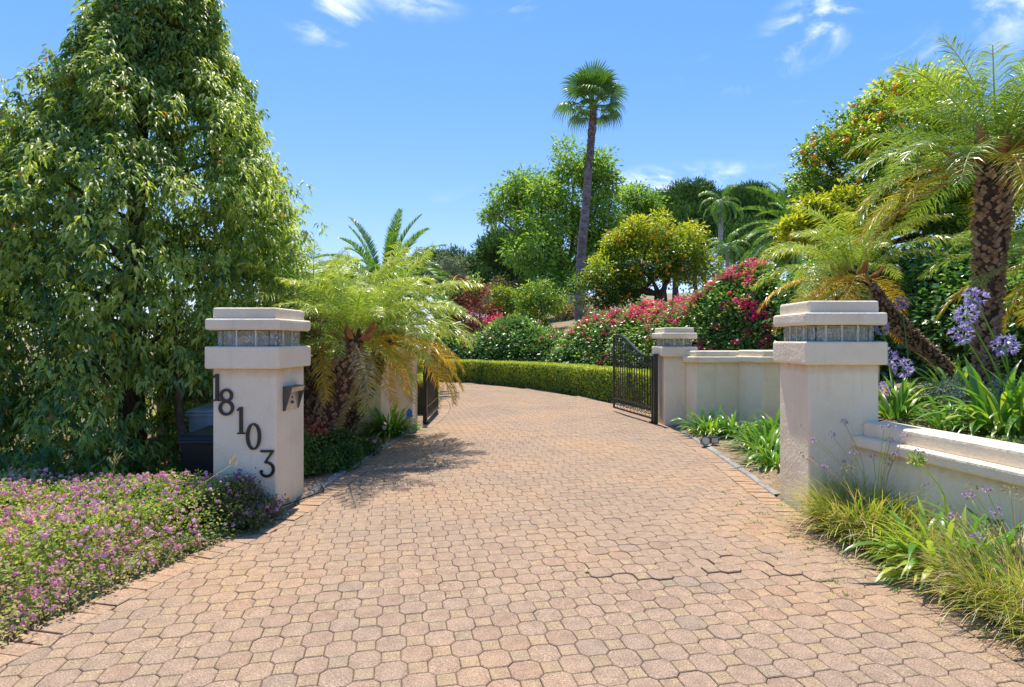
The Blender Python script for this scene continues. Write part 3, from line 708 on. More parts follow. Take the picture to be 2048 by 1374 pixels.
# house number: flat strokes 18 mm thick on the front face
def stroke(mb, pts, w, closed=False, y0=0.0, y1=.02):
    pts = [Vector(p) for p in pts]; n = len(pts); L_, R_ = [], []
    for i in range(n):
        a = pts[i-1] if (closed or i > 0) else pts[i]; b = pts[(i+1) % n] if (closed or i < n-1) else pts[i]
        t = (b-a).normalized(); nn = Vector((-t.y, t.x)); ww = w[i] if hasattr(w, '__len__') else w
        L_.append(pts[i]+nn*ww/2); R_.append(pts[i]-nn*ww/2)
    V = []
    for i in range(n):
        for q, yy in ((L_[i], y0), (R_[i], y0), (L_[i], y1), (R_[i], y1)): V.append((q.x, yy, q.y))
    Fc = []
    for i in range(n if closed else n-1):
        a = 4*i; b = 4*((i+1) % n)
        Fc += [(a, b, b+1, a+1), (a+2, a+3, b+3, b+2), (a, a+2, b+2, b), (a+1, b+1, b+3, a+3)]
    if not closed: Fc += [(0, 1, 3, 2), (4*n-4, 4*n-2, 4*n-1, 4*n-3)]
    mb.add(V, Fc)
def arc(cx, cy, rx, ry, a0, a1, n=20): return [(cx+rx*math.cos(R(a0+(a1-a0)*i/n)), cy+ry*math.sin(R(a0+(a1-a0)*i/n))) for i in range(n+1)]
HN = .235
def digit(ch):
    mb = MB()
    if ch == '1':
        stroke(mb, [(0, .004), (0, HN)], .026); stroke(mb, [(-.033, .006), (.033, .006)], .012, y0=.0015, y1=.0185)
        stroke(mb, [(-.034, HN-.030), (-.005, HN-.004)], .014, y0=.0015, y1=.0185)
    if ch == '8':
        stroke(mb, arc(0, .066, .054, .056, 0, 360, 30)[:-1], .023, closed=True)
        stroke(mb, arc(0, .175, .046, .048, 0, 360, 28)[:-1], .023, closed=True, y0=.0015, y1=.0185)
    if ch == '0':
        a = arc(0, HN/2, .052, HN/2-.008, 0, 360, 36)[:-1]
        stroke(mb, a, [.014+.012*abs(math.cos(2*PI*i/36)) for i in range(36)], closed=True)
    if ch == '3':
        stroke(mb, [(-.056, HN-.010), (.056, HN-.010)], .019)
        stroke(mb, [(.048, HN-.014), (-.018, .125)], .016, y0=.0015, y1=.0185)
        a = [(-.018, .125)]+arc(-.003, .066, .058, .060, 100, -150, 26)
        stroke(mb, a, [.014]+[.016+.009*math.sin(PI*i/26) for i in range(27)], y0=.003, y1=.017)
        stroke(mb, arc(-.050, .046, .008, .008, 0, 360, 10)[:-1], .014, closed=True, y0=.0045, y1=.0155)
    return mb
ymid = 4.96
for ch, u0, u1, v0, v1 in (('1', 421, 438, 747, 802), ('8', 437, 468, 776, 831), ('1', 474, 490, 813, 868), ('0', 491, 523, 848, 900), ('3', 518, 550, 900, 954)):
    p = P((u0+u1)/2, v1, ymid); mb = digit(ch)
    if ch == '1' and u0 == 421: p.x += .020
    mb.v = [(x+p.x, 4.9505+y, z+p.z) for x, y, z in mb.v]
    o = mb.obj('digit', M_DIGIT, PL); o['label'] = 'black metal digit '+ch
# intercom on the drive-side face
a = Vector((-2.06, 4.97, 0)); b = Vector((-2.01, 5.50, 0)); t = (b-a).normalized(); n = Vector((t.y, -t.x, 0))
M_ICB = plain('intercom_body', (.10, .085, .075), .45, .3); M_ICP = plain('intercom_plate', (.52, .50, .44), .35, .6)
def on_side(s, d, z): q = a+t*s+n*d; return (q.x, q.y, z)
mb = MB(); s0, s1, zt, zb = .115, .385, 1.075, .865
for s_, e_ in ((s0, s0+.014), (s1-.014, s1)):
    mb.add([on_side(s_, 0, zb), on_side(e_, 0, zb), on_side(e_, 0, zt), on_side(s_, 0, zt), on_side(s_, .02, zb), on_side(e_, .02, zb), on_side(e_, .085, zt), on_side(s_, .085, zt)],
           [(0, 1, 2, 3), (4, 7, 6, 5), (0, 4, 5, 1), (1, 5, 6, 2), (2, 6, 7, 3), (3, 7, 4, 0)])
mb.add([on_side(s0, 0, zt), on_side(s1, 0, zt), on_side(s1, .09, zt), on_side(s0, .09, zt), on_side(s0, 0, zt+.008), on_side(s1, 0, zt+.008), on_side(s1, .09, zt+.004), on_side(s0, .09, zt+.004)],
       [(0, 1, 2, 3), (4, 7, 6, 5), (0, 4, 5, 1), (1, 5, 6, 2), (2, 6, 7, 3), (3, 7, 4, 0)])
IC = mb.obj('intercom_box', M_ICB, PL)
mb = MB(); mb.add([on_side(s0+.014, .004, zb+.004), on_side(s1-.014, .004, zb+.004), on_side(s1-.014, .012, zt), on_side(s0+.014, .012, zt),
                   on_side(s0+.014, .016, zb+.004), on_side(s1-.014, .016, zb+.004), on_side(s1-.014, .026, zt), on_side(s0+.014, .026, zt)],
       [(0, 1, 2, 3), (4, 7, 6, 5), (0, 4, 5, 1), (1, 5, 6, 2), (2, 6, 7, 3), (3, 7, 4, 0)]); mb.obj('face_plate', M_ICP, IC)
mb = MB(); mb.add([on_side(s0+.014, .06, zt-.045), on_side(s1-.014, .06, zt-.045), on_side(s1-.014, .075, zt), on_side(s0+.014, .075, zt),
                   on_side(s0+.014, .068, zt-.045), on_side(s1-.014, .068, zt-.045), on_side(s1-.014, .083, zt), on_side(s0+.014, .083, zt)],
       [(0, 1, 2, 3), (4, 7, 6, 5), (0, 4, 5, 1), (1, 5, 6, 2), (2, 6, 7, 3), (3, 7, 4, 0)]); mb.obj('front_lip', M_ICP, IC)
mb = MB(); q0 = on_side(.25, .015, .93); q1 = on_side(.25, .032, .933); mb.tube([q0, q1], .014, 12); mb.obj('call_button', M_ICB, IC)
mb = MB(); q0 = on_side(.25, .02, .975); q1 = on_side(.25, .028, .977); mb.tube([q0, q1], .008, 8); mb.obj('keyhole', M_ICB, IC)

# ================================================================== WALLS
def wall(label, plan, z0, zs, over=.055, inner=.004):
    c = Vector((sum(p[0] for p in plan)/len(plan), sum(p[1] for p in plan)/len(plan), 0))
    root = thing('garden_wall', label, 'wall', c); z1, z2, z3 = zs
    o = prism(plan, z0, z1+.008).obj('wall_body', M_STUC, root, bevel=.015, seg=3); stain(o, max(z0, 0), z1+.008, .8, .5)
    prism(offset_poly(plan, over), z1, z2).obj('coping_slab', M_STUC, root, bevel=.025, seg=3)
    prism(offset_poly(plan, inner), z2-.01, z3).obj('coping_top', M_STUC, root, bevel=.03, seg=3)
    return root
wall('cream stucco wall on the right with a stepped coping, next to the small gate pillar', [(3.13, 9.66), (3.86, 9.66), (3.93, 9.62), (3.93, 10.0), (3.06, 10.0), (3.04, 9.93)], -.05, (1.116, 1.22, 1.315), .06)
wall('cream stucco wall section half hidden behind the large front right pillar', [(4.02, 9.12), (5.9, 9.12), (5.9, 9.72), (3.86, 9.72), (3.84, 9.62)], -.05, (1.135, 1.235, 1.33), .06)
wall('cream stucco garden wall behind the leaning palm trunks on the left', [(-5.6, 8.95), (-2.06, 8.95), (-2.03, 9.25), (-2.06, 9.55), (-5.6, 9.55)], -.05, (1.116, 1.22, 1.32), .055)
# low retaining wall, running towards and past the camera on the right
dv = (WL1-WL0).normalized(); nv = Vector((-dv.y, dv.x))      # nv points into the bed
if nv.x < 0: nv = -nv
a0 = WL0+dv*-.03; a1 = WL1
wall('low cream retaining wall with a stepped coping in front of the raised flower bed', [tuple(a1), tuple(a1+nv*.32), tuple(a0+nv*.32), tuple(a0)], -.05, (.594, .687, .805), .05, -.035)
wall('plain cream retaining wall holding back the bed behind the front right pillar', [(3.03, 5.34), (3.2, 5.34), (5.55, 9.35), (5.35, 9.35)], -.05, (.66, .70, .74), .01, .002)

# ================================================================== IRON GATES
def gate(label, hinge, tip, post_side, sym=1):
    h = Vector((hinge[0], hinge[1], 0)); e = Vector((tip[0], tip[1], 0)); L = (e-h).length; d = (e-h)/L; nn = Vector((-d.y, d.x, 0))
    root = thing('iron_gate', label, 'gate', h, 'double iron driveway gates standing open')
    zb = .07
    def T(t, z, off=0): q = h+d*(t*L)+nn*off; return (q.x, q.y, z)
    def top(t):
        s = max(0, min(1, (t-.12)/.76)); s = s*s*(3-2*s); return 1.20+.40*s-.03*max(0, (t-.93)/.07)
    def bar(mb, t0, z0, t1, z1, w=.02, th=.02):
        a_ = Vector(T(t0, z0)); b_ = Vector(T(t1, z1)); dd = (b_-a_).normalized(); x = nn*th/2; y = dd.cross(nn)*w/2
        mb.add([a_-x-y, a_+x-y, a_+x+y, a_-x+y, b_-x-y, b_+x-y, b_+x+y, b_-x+y], [(0, 3, 2, 1), (4, 5, 6, 7), (0, 1, 5, 4), (1, 2, 6, 5), (2, 3, 7, 6), (3, 0, 4, 7)])
    ph = h-d*.10
    mb = MB(); mb.box((ph.x-.035, ph.y-.035, -.03), (ph.x+.035, ph.y+.035, 1.24)); mb.box((ph.x-.045, ph.y-.045, 1.24), (ph.x+.045, ph.y+.045, 1.255)); o = mb.obj('hinge_post', M_IRON, root)
    for z in (.22, .65, 1.1):
        m2 = MB(); m2.tube([tuple(ph+d*.05+Vector((0, 0, z-.04))), tuple(ph+d*.05+Vector((0, 0, z+.04)))], .016, 8); m2.obj('hinge', M_IRON, root)
    mb = MB(); bar(mb, .0, .03, .0, top(0)+.02, .05, .05); mb.obj('hinge_stile', M_IRON, root)
    mb = MB(); bar(mb, 1, zb, 1, top(1)-.005, .035, .035)
    for z in (.62, 1.15): 
        for k in range(3): mb.tube([T(1, z+.06*k-.02), T(1, z+.06*k), T(1, z+.06*k+.02)], [.02, .032, .02], 8)
    mb.obj('lead_stile', M_IRON, root)
    for z, nm in ((zb+.015, 'bottom_rail'), (zb+.21, 'lower_rail')):
        mb = MB(); bar(mb, .012, z, .988, z, .032, .03); mb.obj(nm, M_IRONB, root)
    def curve(off, w, th, nm, mat):
        mb = MB(); K = 30
        for i in range(K):
            t0, t1 = .01+.98*i/K, .01+.98*(i+1)/K; bar(mb, t0, top(t0)-off, t1+.001, top(t1)-off, w, th)
        mb.obj(nm, mat, root)
    curve(0, .038, .045, 'top_rail', M_IRON); curve(.15, .024, .028, 'upper_rail', M_IRON)
    nb_ = 15
    for i in range(1, nb_+1):
        t = i/(nb_+1); mb = MB(); bar(mb, t, zb+.22, t, top(t)-.155, .016, .016); mb.obj('bar', M_IRON, root)
    def spiral(cx, cz, r, a0, turns, sgn, w=.008):
        K = 16; return [T(cx+(r*(1-.75*i/K))*math.cos(a0+sgn*turns*2*PI*i/K)/L, cz+(r*(1-.75*i/K))*math.sin(a0+sgn*turns*2*PI*i/K)) for i in range(K+1)]
    for i in range(11):          # scrolls in the bottom panel
        t = (i+.5)/11; mb = MB()
        mb.tube(spiral(t-.02, zb+.12, .062, 1.57, 1.2, 1), .0065, 5); mb.tube(spiral(t+.02, zb+.11, .062, -1.57, 1.2, 1), .0065, 5); mb.obj('scroll', M_IRONB, root)
    for i in range(nb_+1):       # rings between the two top rails
        t = (i+.5)/(nb_+1); z = top(t)-.075; mb = MB(); K = 12
        pts = [T(t+.042*math.cos(2*PI*q/K)/L, z+.050*math.sin(2*PI*q/K)) for q in range(K+1)]; mb.tube(pts, .0075, 5, cap=False); mb.obj('ring', M_IRON, root)
    mb = MB(); tc_ = .56        # central ornament of mirrored scrolls
    for zc in (.62, .80, .98):
        for sx in (-1, 1):
            for sz in (-1, 1): mb.tube(spiral(tc_+sx*.045, zc+sz*.035, .055, 0 if sx < 0 else PI, 1.25, sx*sz), .007, 5)
    for k in range(5): mb.tube([T(tc_, .48+.16*k), T(tc_, .50+.16*k), T(tc_, .52+.16*k)], [.012, .026, .012], 6)
    mb.obj('centre_ornament', M_IRON, root, kind='stuff')
    mb = MB()
    for sx in (-1, 1): mb.tube(spiral(.28+sx*.035, .40, .05, 0 if sx < 0 else PI, 1.25, sx), .007, 5)
    mb.tube([T(.28-.04, .345), T(.28, .335), T(.28+.04, .345)], .008, 5); mb.obj('low_ornament', M_IRON, root, kind='stuff')
    mb = MB(); q = h; mb.box((q.x-.06, q.y-.05, 0.0), (q.x+.05, q.y+.05, .03)); mb.obj('foot_plate', M_IRON, root)
    return root
gate('right black iron gate leaf with a swooping top rail, open in front of the hedge', (2.54, 10.25), (2.15, 12.0), 1)
gate('left black iron gate leaf seen edge on below yellow palm fronds', (-1.56, 10.3), (-1.59, 12.1), -1)

# ================================================================== PALMS
def frond_mesh(name, elev, curve, L, nl, ll, lw, rng, mat, stiff=.3, vee=.35, bare=.16, rach=.009, fwd=.55, tonebase=.35, twist=0.0):
    """feather frond: starts at the origin, leaves at angle elev in the xz plane and arches over"""
    K = 22; pts = []; p = np.zeros(3); dirs = []
    for i in range(K+1):
        t = i/K; a = elev-curve*t**1.25; d = np.array([math.cos(a), twist*t*.3, math.sin(a)]); d /= np.linalg.norm(d)
        pts.append(p.copy()); dirs.append(d); p = p+d*L/K
    pts = np.array(pts); dirs = np.array(dirs)
    mb = MB(); mb.tube([tuple(q) for q in pts], [rach*(1-.8*i/K)+.0015 for i in range(K+1)], 4, cap=False)
    nv0 = len(mb.v); V = [np.array(mb.v)]; T = []
    for f in mb.f: T += [(f[0], f[1], f[2]), (f[0], f[2], f[3])]
    tone = list(np.full(nv0, .75)); b = nv0; leaf = []
    for i in range(nl):
        t = bare+(1-bare)*(i+.5)/nl; k = t*K; i0 = min(K-1, int(k)); q = pts[i0]+(pts[i0+1]-pts[i0])*(k-i0); d = dirs[i0]
        side0 = np.array([0, 1.0, 0]); upv = np.cross(d, side0); upv = upv*(1 if upv[2] > 0 or elev > 1.2 else 1)
        prof = (math.sin(PI*min(1, (t-bare)/(1-bare)*.82+.14)))**.6
        for s in (-1, 1):
            l = ll*prof*rng.uniform(.85, 1.12); fw = fwd+.5*t+rng.normal(0, .08)
            v = side0*s+d*fw-upv*(-vee)*(-1 if True else 1)*(-1)+rng.normal(0, .19 if ll < .3 else .08, 3)
            v = v/np.linalg.norm(v); m = q+v*l*.5; g = np.array([0, 0, -1.0]); v2 = v+g*(stiff*rng.uniform(.6, 1.5)); v2 /= np.linalg.norm(v2); e = m+v2*l*.5
            wv = np.cross(v, upv if abs(np.dot(v, upv)) < .95 else d); wv = d*.8+upv*rng.uniform(-.5, .5); wv /= np.linalg.norm(wv)
            w = lw*rng.uniform(.8, 1.15)
            leaf.append([q-wv*w*.3, q+wv*w*.3, m+wv*w*.5, m-wv*w*.5, e])
            T += [(b, b+1, b+2), (b, b+2, b+3), (b+3, b+2, b+4)]; b += 5
            tn = np.clip(tonebase+rng.normal(0, .16)+.25*t, 0, 1); tone += [tn, tn, tn, tn, min(1, tn+.22)]
    V.append(np.array(leaf).reshape(-1, 3)); return fastmesh(name, np.concatenate(V), T, mat, tone)
def frond_set(kind, rng):
    out = {}
    spec = {'pygmy': dict(L=1.15, nl=68, tonebase=.46, ll=.25, lw=.0105, stiff=.75, mat=ML_FROND, vee=.15, rach=.008),
            'pygmyd': dict(L=1.15, nl=72, ll=.25, lw=.0095, stiff=.5, mat=ML_FROND, vee=.2, rach=.008, tonebase=.27),
            'canary': dict(L=2.9, nl=105, ll=.36, lw=.04, stiff=.15, mat=ML_FRONDD, vee=.45, rach=.022, fwd=.7),
            'queen': dict(L=3.2, nl=80, ll=.72, lw=.05, stiff=2.2, mat=ML_FRONDD, vee=0, rach=.03)}[kind]
    for e, c in ((85, 45), (68, 70), (50, 85), (32, 80), (14, 75), (-6, 62), (-30, 45)):
        if kind == 'queen': c = c+45
        out[e] = [frond_mesh('frond', R(e), R(c*rng.uniform(.9, 1.15)), rng=rng, twist=rng.uniform(-1, 1), **spec) for _ in range(2)]
    return out
FR = np.random.default_rng(21)
FS = {k: frond_set(k, FR) for k in ('pygmy', 'canary', 'queen', 'pygmyd')}
def boots(mb, pts, rad, n_per_m, rng, size=.06, out=.022):
    """stubs of old leaf bases set in a spiral round the trunk"""
    pts = [Vector(p) for p in pts]; seg = [(pts[i+1]-pts[i]).length for i in range(len(pts)-1)]; Lt = sum(seg); n = int(Lt*n_per_m); acc = 0
    for i in range(n):
        s = Lt*(i+.5)/n; k = 0
        while k < len(seg)-1 and s > seg[k]: s -= seg[k]; k += 1
        t = s/seg[k]; c = pts[k].lerp(pts[k+1], t); r = rad[k]*(1-t)+rad[k+1]*t; ax = (pts[k+1]-pts[k]).normalized()
        x = ax.orthogonal().normalized(); x = Vector((1, 0, 0))-ax*ax.x; x.normalize(); y = ax.cross(x); a = i*2.39996+rng.uniform(-.45, .45)
        if rng.random() < .12: continue
        rd = x*math.cos(a)+y*math.sin(a); tg = ax.cross(rd); z = size*rng.uniform(.6, 1.4); w = z*.62; o = out*rng.uniform(.6, 1.5)
        b0 = c+rd*(r*.96)
        mb.add([b0-tg*w-ax*z*.35, b0+tg*w-ax*z*.35, b0+rd*o*1.1+ax*z*.35-tg*w*.45, b0+rd*o*1.1+ax*z*.35+tg*w*.45, b0+ax*z*.55, b0+rd*o*.3-ax*z*.75],
               [(0, 5, 1), (0, 2, 3, 5), (5, 3, 1), (0, 4, 2), (2, 4, 3), (3, 4, 1)][:1]+[(5, 0, 2), (5, 2, 3), (5, 3, 1), (0, 4, 2), (2, 4, 3), (3, 4, 1)])
def feather_palm(name, label, tr, rad, kind, n, rng, scale=1.0, group=None, low=6, yellow=.5, lean=(0, 0), bark='boots', sheath=0, skip=None, core=True, boot=.06, cat='palm', emin=-30):
    """tr: trunk centre line from the ground up"""
    tr = [Vector(p) for p in tr]; root = thing(name, label, cat, tr[0], group); top = tr[-1]
    mb = MB(); ext = [tr[0]-Vector((0, 0, .25))]+tr; mb.tube(ext+[top+(tr[-1]-tr[-2]).normalized()*.06, top+(tr[-1]-tr[-2]).normalized()*.2], [rad[0]]+list(rad)+[rad[-1]*.8, rad[-1]*.25], 12)
    if bark == 'boots':
        tk = mb.obj('trunk', M_PALMC, root, smooth=True); m2 = MB(); boots(m2, tr, rad, 2*PI*max(rad)/(boot*boot)*.95, rng, boot*.85, boot*.75); o = m2.obj('leaf_bases', M_PALMB, tk, kind='stuff')
    else: mb.obj('trunk', bark, root, smooth=True)
    mats = {'pygmy': ML_FRONDY, 'pygmyd': ML_FRONDY, 'canary': ML_FRONDY, 'queen': ML_FRONDY}
    for i in range(n):
        f = i/(n-1); e = 88-(88-emin)*f**.9+rng.uniform(-6, 6); az = i*2.39996+rng.uniform(-.25, .25)
        el = min(FS[kind], key=lambda q: abs(q-e)); me = FS[kind][el][int(rng.integers(2))]
        if skip and skip(az, e): continue
        y = e < 16 and rng.random() < yellow*1.15
        s = scale*rng.uniform(.85, 1.12)*(1-.12*(e < -10))
        q = top+Vector((math.cos(az)*rad[-1]*.45, math.sin(az)*rad[-1]*.45, .05-.10*f))
        place_mesh('frond', me, root, q, (rng.normal(0, .08)+lean[0], R(el-e)*.6+lean[1]*0, az), s, mat=(ML_DRY if (kind.startswith('pygmy') and i >= n-4 and rng.random() < .6) else ML_FRONDY if y else None))
    for i in range(sheath):
        az = i*2.4+rng.uniform(-.3, .3); e = rng.uniform(.1, .9); m3 = MB(); L = rng.uniform(.22, .38)*scale; d = Vector((math.cos(az)*math.cos(e), math.sin(az)*math.cos(e), math.sin(e))); sd_ = Vector((-math.sin(az), math.cos(az), 0)); b0 = top+Vector((math.cos(az), math.sin(az), 0))*rad[-1]*.7
        up_ = d.cross(sd_)*-1; w = .045*scale
        m3.add([b0-sd_*w, b0+sd_*w, b0+d*L*.5+sd_*w*1.1-up_*.02, b0+d*L*.5-sd_*w*1.1-up_*.02, b0+d*L-up_*.10*scale, b0+d*L*.5+up_*.035], [(0, 1, 5), (1, 2, 5), (0, 5, 3), (2, 4, 5), (5, 4, 3), (0, 3, 4), (0, 4, 2), (0, 2, 1)])
        m3.obj('leaf_sheath', M_SHEATH, root)
    return root
SK = lambda az, e: (e < 34 and math.sin(az) < -.2 and (int(az*7) % 4) != 0) or (e < 5 and math.cos(az) < -.2 and math.sin(az) < .3)
pg = 'feather palms planted along the driveway'
r = np.random.default_rng(31)
# three palms in the left bed
feather_palm('date_palm', 'thick trunked feather palm right behind the front left pillar', [(-2.66, 7.55, 0), (-2.68, 7.55, .5), (-2.66, 7.5, 1.0), (-2.62, 7.45, 1.66)], [.14, .155, .15, .12], 'pygmy', 46, r, 1.08, pg, yellow=.3, boot=.055, emin=-24, sheath=7, skip=SK)
feather_palm('date_palm', 'feather palm with a stout brown trunk leaning right, middle of the left trio', [(-2.55, 7.25, 0), (-2.40, 7.2, .45), (-2.16, 7.1, .9), (-1.96, 7.0, 1.50)], [.10, .14, .15, .12], 'pygmy', 46, r, 1.08, pg, yellow=.3, boot=.055, emin=-22, sheath=7, skip=SK)
feather_palm('date_palm', 'feather palm with a slim dark trunk leaning hard toward the driveway', [(-2.55, 8.6, 0), (-2.36, 8.5, .35), (-2.12, 8.4, .8), (-1.86, 8.3, 1.5)], [.08, .09, .105, .11], 'pygmy', 54, r, 1.32, pg, yellow=.6, boot=.045, emin=-22, sheath=7, skip=SK)
# right bed
feather_palm('date_palm', 'tall straight feather palm at the right edge with rust coloured sheaths in its crown', [(4.98, 6.0, .7), (4.97, 5.98, 1.3), (4.98, 5.95, 2.0), (4.99, 5.92, 2.75), (5.02, 5.9, 3.32)], [.07, .085, .105, .14, .14], 'pygmyd', 50, r, 1.25, pg, yellow=.5, sheath=18, boot=.05, emin=-12, skip=lambda az, e: e < 0 and math.sin(az) < -.2)
feather_palm('date_palm', 'feather palm leaning left over the front right pillar on a curved bare trunk', [(5.65, 7.0, .75), (5.39, 7.0, 1.12), (5.08, 7.0, 1.38), (4.71, 7.0, 1.72), (4.42, 7.0, 2.02), (4.20, 6.98, 2.24)], [.07, .07, .078, .10, .125, .125], 'pygmy', 50, r, 1.0, pg, yellow=.5, skip=lambda az, e: e < 32 and math.cos(az) > -.1 and math.sin(az) < .35, bark='boots', sheath=5, boot=.036, emin=-35)
feather_palm('date_palm', 'feather palm mostly outside the picture, fronds reaching in at the right edge', [(5.9, 6.1, .7), (5.92, 6.1, 1.5), (5.95, 6.1, 2.35)], [.15, .17, .15], 'pygmyd', 34, r, 1.05, pg, yellow=.3, boot=.06, emin=-40)
# canary palms
feather_palm('canary_palm', 'big dark green date palm rising behind the left wall', [(-3.6, 16, -.1), (-3.6, 16, 1.4), (-3.6, 16, 2.9)], [.45, .5, .45], 'canary', 60, r, .74, 'large date palms in the background', yellow=0, boot=.16, emin=-20)
feather_palm('canary_palm', 'large arching date palm half hidden by the right orange tree', [(13.4, 26, 2.5), (13.4, 26, 4.5), (13.4, 26, 6.0)], [.4, .42, .42], 'canary', 56, r, 1.15, 'large date palms in the background', yellow=0, boot=.16, emin=-35)
# queen palms
feather_palm('queen_palm', 'slender queen palm with hanging fronds in front of the pines', [(14.6, 40, 4.5), (14.6, 40, 7.5), (14.75, 40, 11.2)], [.24, .18, .12], 'queen', 18, r, .62, 'queen palms on the hillside', yellow=0, bark=M_QTRUNK, emin=-70)
feather_palm('queen_palm', 'shorter queen palm standing right of the slender queen palm', [(14.2, 37.5, 4.3), (14.2, 37.5, 6.0), (14.2, 37.5, 7.6)], [.17, .14, .11], 'queen', 16, r, .55, 'queen palms on the hillside', yellow=0, bark=M_QTRUNK, emin=-30)

# fan palm
def fan_mesh(rng, droop):
    V, T, t = [], [], []; n = 30; Rl = .95
    for i in range(n):
        a = R(-125+250*i/(n-1)); a2 = R(125/(n-1)*.95)
        rl = Rl*(.72+.28*math.cos(a*.6))*rng.uniform(.92, 1.05)
        d0 = np.array([math.cos(a), math.sin(a), 0]); s = np.array([-math.sin(a), math.cos(a), 0]); z = -.05*abs(math.sin(a))
        q1 = d0*rl*.62; w = rl*.62*math.tan(a2)
        q2 = d0*rl*.85+np.array([0, 0, -droop*.25*rl]); q3 = d0*rl*.97+np.array([0, 0, -droop*.62*rl*rng.uniform(.8, 1.2)])
        zz = np.array([0, 0, .02 if i % 2 else -.02]); b = len(V)
        V += [np.zeros(3), q1-s*w+zz, q1+s*w-zz, q2-s*w*.55, q2+s*w*.55, q3]; T += [(b, b+1, b+2), (b+1, b+3, b+4), (b+1, b+4, b+2), (b+3, b+5, b+4)]
        tn = np.clip(.45+rng.normal(0, .15), 0, 1); t += [tn*.7, tn, tn, tn, tn, min(1, tn+.3)]
    V = np.array(V); V[:, 0] += .95
    mb = MB(); mb.tube([(0, 0, 0), (.5, 0, .02), (.97, 0, 0)], [.03, .022, .014], 5); b = len(V); V = np.concatenate([V, np.array(mb.v)]); t += [.9]*len(mb.v)
    for f in mb.f:
        for k in range(1, len(f)-1): T.append((b+f[0], b+f[k], b+f[k+1]))
    return fastmesh('fan_leaf', V, T, ML_FAN, t)
r = np.random.default_rng(5)
fp = P(1187, 215, 26)
tr = [P(1158, 600, 26), P(1162, 520, 26), P(1170, 430, 26), P(1178, 330, 26), P(1184, 260, 26), P(1187, 212, 26)]
root = thing('fan_palm', 'very tall fan palm with a single grey trunk and a small round crown', 'palm', tr[0])
tr[0].z = 1.8
mb = MB(); pts = catmull([tuple(p) for p in tr], .12); m = len(pts); rr_ = [(.255-.115*i/m)*(1+.05*math.sin(i*2.1)+r.uniform(-.05, .05))*(1.12 if i > m*.86 else 1) for i in range(m)]; mb.tube(pts, rr_, 12)
tk = mb.obj('trunk', M_FANT, root, smooth=True)
mb = MB(); boots(mb, pts[int(m*.72):], [q*.98 for q in rr_[int(m*.72):]], 60, r, .08, .035); mb.obj('leaf_bases', M_BARK, tk, kind='stuff')
fm = [fan_mesh(r, d) for d in (.35, .7, 1.1)]
for i in range(25):
    f = i/24; e = 86-108*f+r.uniform(-8, 8); az = i*2.39996+r.uniform(-.3, .3)
    place_mesh('fan_leaf', fm[min(2, int(f*3))], root, (tr[-1].x+.1*math.cos(az), tr[-1].y+.1*math.sin(az), tr[-1].z+.1-.25*f), (r.normal(0, .2), -R(e), az), r.uniform(.82, 1.05)*(1 if f < .75 else .75))

# ================================================================== TREES
r = np.random.default_rng(77)
